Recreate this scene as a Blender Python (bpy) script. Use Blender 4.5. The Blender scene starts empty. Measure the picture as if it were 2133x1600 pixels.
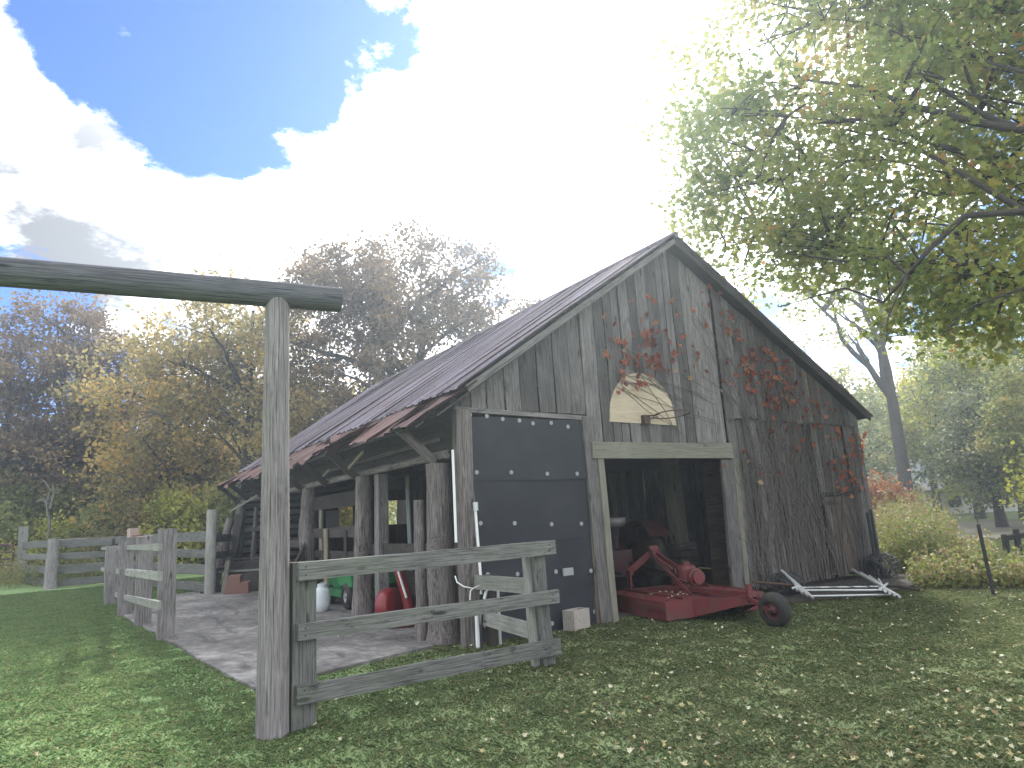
import bpy, bmesh, math, random
import numpy as np
from mathutils import Vector, Matrix, Quaternion
from math import radians as rad, pi, sin, cos

sc = bpy.context.scene
COL = sc.collection
R_ = random.Random(11)
NP = np.random.default_rng(5)

# ------------------------------------------------------------------ camera
CAM = Vector((-4.202, -8.164, 1.6))
FPX = 1449.88
def _cam_axes(yaw=32.41, pitch=10.52, roll=-3.211):
    y, p, r = rad(yaw), rad(pitch), rad(roll)
    f = Vector((sin(y)*cos(p), cos(y)*cos(p), sin(p)))
    right = Vector((cos(y), -sin(y), 0)); up = right.cross(f)
    return right*cos(r)+up*sin(r), -right*sin(r)+up*cos(r), f
CR, CU, CF = _cam_axes()
cd = bpy.data.cameras.new('camera'); cam = bpy.data.objects.new('camera', cd); COL.objects.link(cam)
cd.sensor_width = 36; cd.lens = 36*FPX/2133; cd.clip_end = 2000; cd.clip_start = .05
cam.matrix_world = Matrix(((CR.x, CU.x, -CF.x, CAM.x), (CR.y, CU.y, -CF.y, CAM.y), (CR.z, CU.z, -CF.z, CAM.z), (0, 0, 0, 1)))
sc.camera = cam
def ray(px, py): return CF + CR*((px-1066.5)/FPX) - CU*((py-800)/FPX)
def on(px, py, ax, val):
    """the point of the photographed pixel on the real plane  axis = val"""
    d = ray(px, py); return CAM + d*((val-CAM[ax])/d[ax])
def at(px, py, dist):
    d = ray(px, py); return CAM + d*(dist/math.hypot(d.x, d.y))
def gr(px, dist):
    p = at(px, 1150, dist); return Vector((p.x, p.y, 0))

# ------------------------------------------------------------------ light
HAZE = .0034
SUN_EL, SUN_AZ = 36.0, 47.0            # azimuth from +Y towards +X
sd = Vector((sin(rad(SUN_AZ))*cos(rad(SUN_EL)), cos(rad(SUN_AZ))*cos(rad(SUN_EL)), sin(rad(SUN_EL))))
ld = bpy.data.lights.new('sun', 'SUN'); ld.energy = 3.4; ld.angle = rad(6); ld.color = (1, .95, .86)
lo = bpy.data.objects.new('sun', ld); COL.objects.link(lo); lo.rotation_euler = (-sd).to_track_quat('-Z', 'Y').to_euler(); lo.location = (0, 0, 60)

def dirv(px, py): return ray(px, py).normalized()
class NT:
    """tiny node-tree writer"""
    def __init__(s, tree): s.t = tree; s.n = tree.nodes; s.l = tree.links
    def __call__(s, typ, props=None, **ins):
        nd = s.n.new(typ)
        for k, v in (props or {}).items(): setattr(nd, k, v)
        for k, v in ins.items():
            key = int(k[1:]) if k[0] == 'i' and k[1:].isdigit() else k.replace('_', ' ')
            s.put(nd.inputs[key], v)
        return nd
    def put(s, sock, v):
        if isinstance(v, bpy.types.Node): v = v.outputs[0]
        if isinstance(v, bpy.types.NodeSocket): s.l.new(v, sock)
        else:
            if sock.type == 'RGBA' and hasattr(v, '__len__') and len(v) == 3: v = (*v, 1)
            sock.default_value = v
    def m(s, op, a, b=None, c=None, clamp=False):
        nd = s.n.new('ShaderNodeMath'); nd.operation = op; nd.use_clamp = clamp
        for i, v in enumerate((a, b, c)):
            if v is not None: s.put(nd.inputs[i], v)
        return nd.outputs[0]
    def v(s, op, a, b=None, out=0):
        nd = s.n.new('ShaderNodeVectorMath'); nd.operation = op
        s.put(nd.inputs[0], a)
        if b is not None: s.put(nd.inputs[3 if op == 'SCALE' else 1], b)
        return nd.outputs[out]
    def noise(s, vec, scale, detail=4, rough=.55, dist=0):
        nd = s.n.new('ShaderNodeTexNoise')
        if vec is not None: s.put(nd.inputs['Vector'], vec)
        nd.inputs['Scale'].default_value = scale; nd.inputs['Detail'].default_value = detail
        nd.inputs['Roughness'].default_value = rough; nd.inputs['Distortion'].default_value = dist
        return nd.outputs[0]
    def ramp(s, fac, stops, interp='LINEAR'):
        nd = s.n.new('ShaderNodeValToRGB'); s.put(nd.inputs[0], fac); cr = nd.color_ramp; cr.interpolation = interp
        while len(cr.elements) < len(stops): cr.elements.new(.5)
        for e, (p, c) in zip(cr.elements, stops):
            e.position = p; e.color = (c, c, c, 1) if isinstance(c, (int, float)) else (*c, 1)
        return nd.outputs[0]
    def smooth(s, x, a, b):
        nd = s.n.new('ShaderNodeMapRange'); nd.interpolation_type = 'SMOOTHSTEP'
        s.put(nd.inputs[0], x); nd.inputs[1].default_value = a; nd.inputs[2].default_value = b
        return nd.outputs[0]
    def mix(s, fac, a, b, blend='MIX'):
        nd = s.n.new('ShaderNodeMix'); nd.data_type = 'RGBA'; nd.blend_type = blend
        s.put(nd.inputs[0], fac); s.put(nd.inputs[6], a); s.put(nd.inputs[7], b)
        return nd.outputs[2]

w = bpy.data.worlds.new('World'); sc.world = w; w.use_nodes = True
t = NT(w.node_tree); t.n.clear()
sky = t('ShaderNodeTexSky', dict(sky_type='NISHITA', sun_disc=False, sun_elevation=rad(SUN_EL), sun_rotation=rad(SUN_AZ), air_density=1.0, dust_density=.25, ozone_density=2.5))
tc = t('ShaderNodeTexCoord').outputs['Generated']
sep = t('ShaderNodeSeparateXYZ', None, i0=tc)
dz = t.m('MAXIMUM', sep.outputs[2], 0.0)
inv = t.m('DIVIDE', 1.0, t.m('ADD', dz, .22))
flat = t('ShaderNodeCombineXYZ', None, X=t.m('MULTIPLY', sep.outputs[0], inv), Y=t.m('MULTIPLY', sep.outputs[1], inv), Z=0.0).outputs[0]
n1 = t.noise(flat, 1.9, 9, .58, .15)
n2 = t.noise(flat, 7.5, 9, .66, .25)
warp = t.m('ADD', t.m('MULTIPLY', t.m('SUBTRACT', n1, .5), 1.15), t.m('MULTIPLY', t.m('SUBTRACT', n2, .5), .95))
def blob(px, py, r):
    """smooth bump of angular radius r degrees about a direction"""
    c = t.v('DOT_PRODUCT', tc, tuple(dirv(px, py)), 1)
    return t.smooth(c, cos(rad(r)), cos(rad(r*.25)))
blue = None
for (px, py, r) in [(210, 40, 7), (290, 150, 7), (360, 20, 8), (520, 40, 11), (730, 20, 8), (430, 230, 7), (620, 170, 5), (10, 670, 7), (140, 880, 8), (-120, 700, 9),
                    (1990, 590, 5), (2120, 620, 6), (300, -250, 14), (650, -200, 12), (1000, 560, 5), (1560, 660, 4), (-700, 250, 16), (2700, 300, 18)]:
    b = blob(px, py, r); blue = b if blue is None else t.m('MAXIMUM', blue, b)
cover = t.m('SUBTRACT', t.m('ADD', .60, warp), t.m('MULTIPLY', blue, .42))
cover = t.m('ADD', cover, t.m('MULTIPLY', t.m('MAXIMUM', t.m('MAXIMUM', blob(1250, 230, 26), blob(-60, 300, 10)), blob(520, 540, 8)), .30))
cl = t.smooth(cover, .36, .56)
grey = t.m('MAXIMUM', blob(150, 560, 19), t.m('MULTIPLY', blob(-400, 700, 30), .8))
shade = t.m('SUBTRACT', 1.0, t.m('MULTIPLY', t.m('ADD', t.m('MULTIPLY', grey, .66), .20), t.m('SUBTRACT', 1.0, t.smooth(t.noise(flat, 3.2, 8, .62, .5), .40, .60))))   # thin and thick cloud
near = t.v('DOT_PRODUCT', tc, tuple(sd), 1)
glow = t.m('POWER', t.m('MAXIMUM', near, 0.0), 9.0)
bright = t.m('ADD', t.m('MULTIPLY', shade, 10.5), t.m('MULTIPLY', glow, 10.0))
ccol = t.v('SCALE', (.955, .985, 1.03), bright)
skyc = t.mix(1.0, sky.outputs[0], (.22, .42, .82), 'MULTIPLY')
bgc = t.mix(cl, skyc, ccol)
bg = t('ShaderNodeBackground', None, Color=bgc, Strength=0.14)
t.l.new(bg.outputs[0], t('ShaderNodeOutputWorld').inputs[0])
sc.view_settings.view_transform = 'Standard'; sc.view_settings.look = 'None'
sc.view_settings.gamma = 1; sc.view_settings.use_curve_mapping = False; sc.view_settings.exposure = 0.95
sc.cycles.max_bounces = 6; sc.cycles.diffuse_bounces = 3; sc.cycles.transmission_bounces = 4; sc.cycles.transparent_max_bounces = 4
sc.cycles.use_denoising = True; sc.cycles.denoising_prefilter = 'NONE'; sc.cycles.volume_bounces = 0; sc.cycles.volume_step_rate = 4

# ------------------------------------------------------------------ materials
def newmat(name):
    m = bpy.data.materials.new(name); m.use_nodes = True; t = NT(m.node_tree); t.n.clear(); return m, t
def finish(t, shader, disp=None):
    o = t('ShaderNodeOutputMaterial'); t.l.new(shader.outputs[0], o.inputs[0])
def bsdf(t, col, rough=.85, bump=None, bstr=.4, bdist=.01, metal=0.0, spec=.3):
    b = t('ShaderNodeBsdfPrincipled'); t.put(b.inputs['Base Color'], col); t.put(b.inputs['Roughness'], rough); t.put(b.inputs['Metallic'], metal)
    b.inputs['Specular IOR Level'].default_value = spec
    if bump is not None:
        bn = t('ShaderNodeBump', None, Height=bump); bn.inputs['Strength'].default_value = bstr; bn.inputs['Distance'].default_value = bdist
        t.l.new(bn.outputs[0], b.inputs['Normal'])
    return b
def objcoord(t, sx=1, sy=1, sz=1):
    """object coordinates, shifted at random from object to object"""
    r = t('ShaderNodeObjectInfo').outputs['Random']
    c = t.v('ADD', t('ShaderNodeTexCoord').outputs['Object'], t.v('SCALE', (37.0, 23.0, 51.0), r))
    return t.v('MULTIPLY', c, (sx, sy, sz)), r

def wood(name, dark, light, tint=(1, 1, 1), vary=.45, stain=.5, green=0.0, crack=.5):
    m, t = newmat(name)
    c, r = objcoord(t)
    g = t.noise(t.v('MULTIPLY', c, (1.3, 22, 22)), 3.0, 6, .6, .6)
    f = t.noise(t.v('MULTIPLY', c, (.6, 60, 60)), 2.5, 3, .6)
    big = t.noise(t.v('MULTIPLY', c, (.9, 2.6, 2.6)), 1.6, 5, .6, .5)
    col = t.ramp(t.m('ADD', t.m('MULTIPLY', g, .65), t.m('MULTIPLY', big, .4)), [(.3, dark), (.72, light)])
    col = t.mix(t.m('MULTIPLY', t.smooth(f, .52, .64), crack), col, tuple(.28*x for x in dark))
    col = t.mix(t.m('MULTIPLY', t.smooth(t.noise(t.v('MULTIPLY', c, (1.6, 4, 4)), 2.2, 5, .65), .56, .74), stain), col, tuple(.3*x for x in dark))
    vo = t('ShaderNodeTexVoronoi', None, Vector=t.v('MULTIPLY', c, (1.5, 5.5, 5.5))); vo.inputs['Scale'].default_value = 1.0
    kd = t.m('ADD', vo.outputs['Distance'], t.m('MULTIPLY', t.noise(c, 14, 2), .05))
    col = t.mix(t.m('MULTIPLY', t.m('SUBTRACT', 1.0, t.smooth(kd, .09, .17)), .75), col, tuple(.22*x for x in dark))
    if green: col = t.mix(t.m('MULTIPLY', t.smooth(t.noise(c, 3.1, 4, .6), .45, .7), green), col, (.14, .17, .11))
    r2 = t.m('FRACT', t.m('MULTIPLY', r, 7.31))
    br = t.m('ADD', 1-vary/2, t.m('MULTIPLY', r2, vary))
    col = t.v('MULTIPLY', t.v('SCALE', col, br), tint)
    finish(t, bsdf(t, col, .88, t.m('ADD', t.m('MULTIPLY', g, .7), f), .7, .006, spec=.15))
    return m
M = {}
M['siding'] = wood('weathered grey siding', (.052, .049, .048), (.235, .22, .21), vary=.85, stain=.65, crack=.8)
M['siding_brown'] = wood('browned siding', (.062, .050, .042), (.19, .158, .132), vary=.4)
M['siding_dark'] = wood('stained and shade dark siding', (.03, .028, .026), (.075, .07, .064), vary=.4)  # stained board tone, also stands in for shade behind the slats
M['inner'] = wood('inner barn wood', (.026, .023, .021), (.085, .075, .068), vary=.6)  # darkened past plain old wood to deepen the shade inside
M['fence'] = wood('weathered fence board', (.055, .057, .053), (.225, .222, .208), vary=.3, stain=.9, green=.28, crack=.7)
M['fence_pale'] = wood('pale fence board', (.15, .155, .14), (.36, .35, .32), vary=.3, stain=.35, green=.35)
M['postgrey'] = wood('grey round post', (.12, .108, .106), (.35, .325, .32), vary=.2, stain=.4, crack=.8)
M['log'] = wood('old log', (.045, .037, .034), (.33, .295, .28), vary=.35, stain=.75, crack=1.0)
M['beamwood'] = wood('pale header timber', (.13, .125, .098), (.27, .26, .21), vary=.2, stain=.2)
M['beamlog'] = wood('dark grey log', (.045, .047, .052), (.165, .168, .178), vary=.1, stain=.4, crack=.8)
M['newwood'] = wood('pale stick', (.16, .135, .10), (.31, .27, .21), vary=.3, stain=.2)

def plain(name, col, rough=.6, metal=0.0, var=.25, scale=6, bump=0, dirt=None, dirtamt=.5, spec=.4):
    m, t = newmat(name); c, r = objcoord(t)
    n = t.noise(c, scale, 5, .6)
    k = t.m('ADD', 1-var/2, t.m('MULTIPLY', n, var))
    cc = t.v('SCALE', col, k)
    if dirt: cc = t.mix(t.m('MULTIPLY', t.smooth(t.noise(c, scale*.7, 6, .65, .4), .45, .68), dirtamt), cc, dirt)
    finish(t, bsdf(t, cc, rough, n if bump else None, bump, .01, metal, spec)); return m
M['rubber'] = plain('black rubber mat', (.011, .013, .019), .6, var=.6, scale=2.2, bump=.2, dirt=(.026, .028, .034), dirtamt=.55)
M['tyre'] = plain('tyre rubber', (.022, .021, .02), .8, var=.6, dirt=(.07, .06, .045), dirtamt=.6)
M['washer'] = plain('pale washer', (.30, .31, .31), .5, .3, .2, 30)
M['galv'] = plain('galvanised pipe', (.50, .51, .50), .45, .55, .25, 9)
M['pvc'] = plain('white pvc', (.72, .73, .72), .45, 0, .1, 8)
M['red'] = plain('faded red paint', (.125, .021, .024), .6, 0, .5, 7, dirt=(.085, .045, .034), dirtamt=.85, bump=.15)
M['red2'] = plain('bright red paint', (.19, .018, .022), .35, 0, .2, 5)
M['reddark'] = plain('dark red paint', (.06, .016, .017), .6, 0, .4, 5, dirt=(.06, .04, .03), dirtamt=.6)  # red darkened for the shade inside the barn; gate and wheel rim share it
M['green'] = plain('green mower paint', (.03, .19, .065), .35, 0, .2, 5)
M['tank'] = plain('white tank paint', (.62, .66, .68), .4, 0, .12, 5, dirt=(.3, .3, .29), dirtamt=.25)
M['rust'] = plain('rusty steel', (.085, .05, .038), .75, .3, .6, 12, bump=.3)
M['darksteel'] = plain('dark steel', (.03, .03, .032), .6, .4, .4, 12)
M['wire'] = plain('old fence wire', (.10, .10, .10), .6, .5, .4, 9)
M['concrete_block'] = plain('concrete block', (.34, .31, .275), .92, 0, .35, 26, bump=.5, dirt=(.2, .18, .15), dirtamt=.4)
M['brick'] = plain('red clay', (.17, .092, .072), .9, 0, .35, 14, bump=.4)
M['pinkclay'] = plain('pink clay', (.36, .27, .24), .9, 0, .3, 20, bump=.3)
M['ply'] = wood('plywood', (.36, .29, .20), (.58, .50, .37), vary=.05, stain=.22, crack=.25)
M['mulch'] = plain('dark mulch', (.04, .034, .028), .95, 0, .9, 18, bump=.8, dirt=(.09, .075, .055), dirtamt=.6)
M['soil'] = plain('barn floor dirt', (.085, .07, .055), .95, 0, .6, 9, bump=.6)
M['whitewall'] = plain('white lap siding', (.62, .61, .56), .7, 0, .1, 3)
M['tanwall'] = plain('tan house wall', (.28, .26, .22), .8, 0, .1, 3)
M['greyroof'] = plain('grey shingle roof', (.22, .23, .24), .9, 0, .3, 6)
M['glass'] = plain('window glass', (.03, .035, .04), .1, 0, .1, 3, spec=.6)
M['seat'] = plain('pale metal seat', (.30, .29, .28), .5, .3, .3, 6)
M['bark'] = wood('bark', (.035, .03, .026), (.10, .088, .075), vary=.3, crack=.8)
M['barkpale'] = wood('pale bark', (.10, .095, .085), (.25, .24, .22), vary=.2)
M['vinewood'] = plain('vine bark', (.115, .10, .09), .9, 0, .6, 14)

def tin(name, base, rust, amt):
    m, t = newmat(name); c, r = objcoord(t)
    st = t.noise(t.v('MULTIPLY', c, (.7, 5, 5)), 1.7, 6, .65, .3)
    fine = t.noise(c, 18, 4, .6)
    k = t.smooth(t.m('ADD', t.m('MULTIPLY', st, .75), t.m('MULTIPLY', fine, .3)), .62-amt, .72-amt*.5)
    col = t.mix(k, base, rust)
    col = t.v('SCALE', col, t.m('ADD', .7, t.m('MULTIPLY', r, .6)))
    finish(t, bsdf(t, col, t.m('ADD', .5, t.m('MULTIPLY', fine, .3)), fine, .25, .004, .35, .4)); return m
M['tin'] = tin('weathered tin', (.135, .122, .148), (.105, .075, .08), .18)
M['tinrust'] = tin('rusty tin', (.155, .128, .132), (.125, .07, .06), .38)

def lawncol(t):
    p = t('ShaderNodeNewGeometry').outputs['Position']
    sx = t('ShaderNodeSeparateXYZ', None, i0=p)
    a = t.noise(p, .55, 5, .6); b = t.noise(p, 2.6, 5, .65); c = t.noise(p, 11, 4, .6)
    # the grass is thinner and browner under the maple, lusher on the open side, its green lifted towards sunlit brightness
    side = t.smooth(t.m('ADD', t.m('SUBTRACT', sx.outputs[0], t.m('MULTIPLY', sx.outputs[1], .35)), t.m('MULTIPLY', a, 3.0)), -2.2, 2.8)
    green = t.ramp(b, [(.25, (.115, .185, .075)), (.55, (.185, .285, .115)), (.8, (.255, .36, .16))])
    dry = t.ramp(b, [(.25, (.115, .135, .072)), (.5, (.175, .20, .10)), (.8, (.29, .275, .17))])
    col = t.mix(t.m('ADD', .15, t.m('MULTIPLY', side, .62)), green, dry)
    return t.mix(t.m('MULTIPLY', t.smooth(c, .5, .75), .35), col, (.21, .19, .11)), c
m, t = newmat('lawn soil'); col, c = lawncol(t)
far = t.smooth(t.v('LENGTH', t.v('SUBTRACT', t('ShaderNodeNewGeometry').outputs['Position'], tuple(CAM)), None, 1), 14, 24)
col = t.mix(t.m('SUBTRACT', 1.0, far), col, t.v('SCALE', col, t.m('ADD', .55, t.m('MULTIPLY', t.smooth(t.noise(t('ShaderNodeNewGeometry').outputs['Position'], 45, 4, .7), .35, .65), .75))))
finish(t, bsdf(t, col, .95, c, .8, .03, spec=.05)); M['lawn'] = m
m, t = newmat('grass blade'); col, c = lawncol(t)
rnd = t('ShaderNodeAttribute', dict(attribute_name='tint')).outputs['Fac']
col = t.v('SCALE', t.mix(t.m('MULTIPLY', t.smooth(rnd, .72, .98), .8), col, (.26, .22, .12)), t.m('ADD', .85, t.m('MULTIPLY', rnd, .8)))
mx = t('ShaderNodeMixShader', None, Fac=.45); t.l.new(bsdf(t, col, .6, spec=.25).outputs[0], mx.inputs[1])
t.l.new(t('ShaderNodeBsdfTranslucent', None, Color=col).outputs[0], mx.inputs[2]); finish(t, mx); M['blade'] = m

def leafmat(name, stops, trans=.5, rough=.55, spec=.25):
    m, t = newmat(name)
    f = t('ShaderNodeAttribute', dict(attribute_name='tint')).outputs['Fac']
    col = t.ramp(f, stops)
    mx = t('ShaderNodeMixShader', None, Fac=trans); t.l.new(bsdf(t, col, rough, spec=spec).outputs[0], mx.inputs[1])
    t.l.new(t('ShaderNodeBsdfTranslucent', None, Color=t.v('SCALE', col, 1.15)).outputs[0], mx.inputs[2]); finish(t, mx); M[name] = m
leafmat('leaf_maple', [(0, (.12, .18, .05)), (.45, (.23, .28, .075)), (.75, (.35, .35, .09)), (.95, (.46, .38, .10)), (1, (.46, .25, .09))], .62)
leafmat('leaf_oak', [(0, (.10, .082, .06)), (.5, (.22, .16, .10)), (.9, (.36, .25, .12)), (1, (.46, .28, .11))], .42)
leafmat('leaf_brown', [(0, (.12, .12, .06)), (.45, (.29, .25, .11)), (.8, (.48, .36, .13)), (1, (.58, .38, .11))], .6)
leafmat('leaf_green', [(0, (.11, .145, .06)), (.5, (.24, .27, .10)), (.85, (.38, .36, .13)), (1, (.48, .36, .13))], .6)
leafmat('leaf_yellow', [(0, (.14, .17, .04)), (.5, (.34, .36, .07)), (1, (.55, .50, .10))], .5)
leafmat('leaf_cedar', [(0, (.08, .105, .06)), (.6, (.18, .205, .105)), (1, (.34, .32, .15))], .3)
leafmat('leaf_rust', [(0, (.13, .05, .022)), (.6, (.30, .12, .045)), (1, (.42, .21, .08))], .45)
leafmat('leaf_weed', [(0, (.08, .115, .04)), (.3, (.16, .215, .06)), (.55, (.26, .27, .085)), (.8, (.24, .165, .095)), (1, (.50, .45, .28))], .45)
leafmat('leaf_vine', [(0, (.17, .055, .04)), (.45, (.37, .12, .07)), (.8, (.47, .215, .115)), (1, (.48, .33, .2))], .4)
leafmat('leaf_litter', [(0, (.12, .055, .03)), (.25, (.25, .17, .10)), (.5, (.38, .33, .17)), (.75, (.50, .45, .22)), (1, (.58, .56, .44))], .25)

m, t = newmat('old concrete'); p = t('ShaderNodeNewGeometry').outputs['Position']
a = t.noise(p, .9, 6, .65, .4); b = t.noise(p, 7, 6, .65); c = t.noise(p, 40, 3, .6)
st = t.noise(t.v('MULTIPLY', p, (3.4, .8, 1)), 1.3, 5, .7, .6)
col = t.ramp(t.m('ADD', t.m('MULTIPLY', a, .6), t.m('MULTIPLY', b, .4)), [(.32, (.07, .065, .06)), (.5, (.165, .155, .146)), (.66, (.34, .325, .30))])
col = t.mix(t.m('MULTIPLY', t.smooth(st, .50, .66), .65), col, (.06, .056, .054))
finish(t, bsdf(t, col, .9, t.m('ADD', b, c), .4, .01, spec=.2)); M['slab'] = m
m, t = newmat('dirt drive'); p = t('ShaderNodeNewGeometry').outputs['Position']
col = t.ramp(t.noise(p, .5, 6, .65), [(.3, (.10, .095, .07)), (.55, (.16, .145, .11)), (.8, (.21, .185, .145))])
finish(t, bsdf(t, col, .95, t.noise(p, 14, 4), .6, .03, spec=.1)); M['drive'] = m

# ------------------------------------------------------------------ object helpers
WM = {}
def link(o, parent=None, world=None):
    COL.objects.link(o)
    wmx = world if world is not None else Matrix.Identity(4)
    WM[o.name] = wmx.copy()
    if parent is not None:
        o.parent = parent; o.matrix_basis = WM[parent.name].inverted() @ wmx
    else: o.matrix_basis = wmx
    return o
def tag(o, label=None, cat=None, group=None, kind=None):
    if label: o['label'] = label
    if cat: o['category'] = cat
    if group: o['group'] = group
    if kind: o['kind'] = kind
    return o
def thing(name, label, cat, loc=(0, 0, 0), group=None, rot=None):
    o = bpy.data.objects.new(name, None); o.empty_display_size = .3
    mw = Matrix.Translation(Vector(loc))
    if rot is not None: mw = mw @ Matrix.Rotation(rot, 4, 'Z')
    return tag(link(o, None, mw), label, cat, group)
class B:
    """collects simple shapes and links them as ONE mesh object"""
    def __init__(s): s.V = []; s.F = []; s.S = []
    def add(s, V, F, smooth=False):
        o = len(s.V); s.V += [tuple(v) for v in V]; s.F += [tuple(i+o for i in f) for f in F]; s.S += [smooth]*len(F); return s
    def box(s, c, size, rot=None):
        hx, hy, hz = [x/2 for x in size]; c = Vector(c)
        P = [Vector((x, y, z)) for x in (-hx, hx) for y in (-hy, hy) for z in (-hz, hz)]
        if rot is not None: P = [rot @ p for p in P]
        return s.add([c+p for p in P], [(0, 1, 3, 2), (4, 6, 7, 5), (0, 4, 5, 1), (2, 3, 7, 6), (0, 2, 6, 4), (1, 5, 7, 3)])
    def tube(s, pts, r, n=8, cap=True, smooth=True):
        pts = [Vector(p) for p in pts]; rs = r if hasattr(r, '__len__') else [r]*len(pts)
        V = []; F = []; ref = None
        for i, p in enumerate(pts):
            d = (pts[min(i+1, len(pts)-1)]-pts[max(i-1, 0)]).normalized()
            if ref is None: ref = d.orthogonal().normalized()
            ref = (ref-d*ref.dot(d)); ref = ref.normalized() if ref.length > 1e-6 else d.orthogonal().normalized()
            b = d.cross(ref)
            for k in range(n):
                a = 2*pi*k/n; V.append(p+(ref*cos(a)+b*sin(a))*rs[i])
        for i in range(len(pts)-1):
            for k in range(n):
                k2 = (k+1) % n; F.append((i*n+k, i*n+k2, (i+1)*n+k2, (i+1)*n+k))
        s.add(V, F, smooth)
        if cap: s.add(V[:n], [tuple(range(n))[::-1]]); s.add(V[-n:], [tuple(range(n))])
        return s
    def lathe(s, c, axis, prof, n=20, smooth=True):
        """prof: (distance along axis, radius)"""
        axis = Vector(axis).normalized(); u = axis.orthogonal().normalized(); v = axis.cross(u); c = Vector(c)
        V = [c+axis*h+(u*cos(2*pi*k/n)+v*sin(2*pi*k/n))*max(r, 1e-4) for h, r in prof for k in range(n)]
        F = [(i*n+k, i*n+(k+1) % n, (i+1)*n+(k+1) % n, (i+1)*n+k) for i in range(len(prof)-1) for k in range(n)]
        return s.add(V, F, smooth)
    def prism(s, poly, ext):
        ext = Vector(ext); n = len(poly); V = [Vector(p) for p in poly]+[Vector(p)+ext for p in poly]
        return s.add(V, [tuple(range(n))[::-1], tuple(range(n, 2*n))]+[(i, (i+1) % n, n+(i+1) % n, n+i) for i in range(n)])
    def mesh(s, name):
        me = bpy.data.meshes.new(name); me.from_pydata(s.V, [], s.F); me.polygons.foreach_set('use_smooth', s.S); me.update(); return me
    def build(s, name, mat, parent=None, world=None):
        """vertices are world coordinates unless a world matrix is given"""
        me = s.mesh(name)
        if world is None and parent is not None: world = WM[parent.name]; me.transform(world.inverted())
        elif world is None and s.V:
            c = np.array(s.V); lo_, hi_ = c.min(0), c.max(0); world = Matrix.Translation(((lo_[0]+hi_[0])/2, (lo_[1]+hi_[1])/2, lo_[2])); me.transform(world.inverted())
        me.materials.append(M[mat] if isinstance(mat, str) else mat)
        return link(bpy.data.objects.new(name, me), parent, world)
def axes(p0, p1, face):
    x = (p1-p0).normalized(); z = Vector(face); z = (z-x*z.dot(x)).normalized(); y = z.cross(x)
    return Matrix(((x.x, y.x, z.x, p0.x), (x.y, y.y, z.y, p0.y), (x.z, y.z, z.z, p0.z), (0, 0, 0, 1)))
def plank(name, p0, p1, wd, th, mat, parent=None, face=(0, -1, 0), rough=.006, w1=None, skew=(0, 0), seg=3):
    """a board with its own slightly uneven shape; its mesh runs along local X, so the grain does too"""
    p0, p1 = Vector(p0), Vector(p1); L = (p1-p0).length; w1 = w1 or wd; V = []; r = lambda a=1: R_.uniform(-rough, rough)*a
    for i in range(seg+1):
        f = i/seg; ww = (wd+(w1-wd)*f)/2; bow = r(1.2) if 0 < i < seg else 0
        e0 = skew[0] if i == 0 else (skew[1] if i == seg else 0)
        for (a, b) in ((-1, -1), (1, -1), (1, 1), (-1, 1)):
            V.append((L*f+e0*a+(r(.8) if i in (0, seg) else 0), a*ww+r(), b*th/2+bow+r(.3)))
    F = [(0, 3, 2, 1), (seg*4, seg*4+1, seg*4+2, seg*4+3)]
    for i in range(seg):
        for k in range(4): k2 = (k+1) % 4; F.append((i*4+k, i*4+k2, i*4+4+k2, i*4+4+k))
    b = B(); b.add(V, F); return b.build(name, mat, parent, axes(p0, p1, face))
def log(name, p0, p1, r0, r1, mat, parent=None, n=14, seg=10, lump=.12, flare=0, knots=0):
    """round timber with an uneven surface"""
    p0, p1 = Vector(p0), Vector(p1); L = (p1-p0).length; V = []; F = []
    ph = [R_.uniform(0, 6.28) for _ in range(6)]; kn = [(R_.random(), R_.uniform(0, 6.28), R_.uniform(.5, 1)) for _ in range(knots)]
    for i in range(seg+1):
        f = i/seg; r = r0+(r1-r0)*f+flare*max(0, 1-f*5)**2
        for k in range(n):
            a = 2*pi*k/n
            rr = r*(1+lump*(.5*sin(3*a+ph[0]+f*2)+.4*sin(2*a+ph[1]-f*3)+.35*sin(7*a+ph[2])+.4*sin(f*9+ph[3]+a)+R_.uniform(-.3, .3)))
            for (kf, ka, ks) in kn:
                da = (a-ka+pi) % (2*pi)-pi; rr += r*.45*ks*math.exp(-((f-kf)*L/.14)**2-(da/.7)**2)
            V.append((L*f, rr*cos(a), rr*sin(a)))
    for i in range(seg):
        for k in range(n): k2 = (k+1) % n; F.append((i*n+k, i*n+k2, (i+1)*n+k2, (i+1)*n+k))
    b = B(); b.add(V, F, True); b.add(V[:n], [tuple(range(n))[::-1]]); b.add(V[-n:], [tuple(range(n))])
    return b.build(name, mat, parent, axes(p0, p1, (p1-p0).orthogonal()))
def npmesh(name, V, nper, mat, parent=None, tint=None, world=None, smooth=False):
    """V: (n, nper, 3) array of separate polygons"""
    n = V.shape[0]; me = bpy.data.meshes.new(name); me.vertices.add(n*nper); me.loops.add(n*nper); me.polygons.add(n)
    if world is None: world = WM[parent.name] if parent is not None else Matrix.Identity(4)
    off = np.array(world.to_translation())
    me.vertices.foreach_set('co', (V-off).astype(np.float32).ravel())
    me.loops.foreach_set('vertex_index', np.arange(n*nper, dtype=np.int32))
    me.polygons.foreach_set('loop_start', np.arange(0, n*nper, nper, dtype=np.int32))
    if tint is not None:
        a = me.attributes.new('tint', 'FLOAT', 'POINT'); a.data.foreach_set('value', np.repeat(np.clip(tint, 0, 1), nper).astype(np.float32))
    me.update(calc_edges=True); me.materials.append(M[mat])
    return link(bpy.data.objects.new(name, me), parent, world)
SHAPE_LEAF = np.array([(0, 0), (.34, .35), (.26, .75), (0, 1), (-.26, .75), (-.34, .35)])
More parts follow.
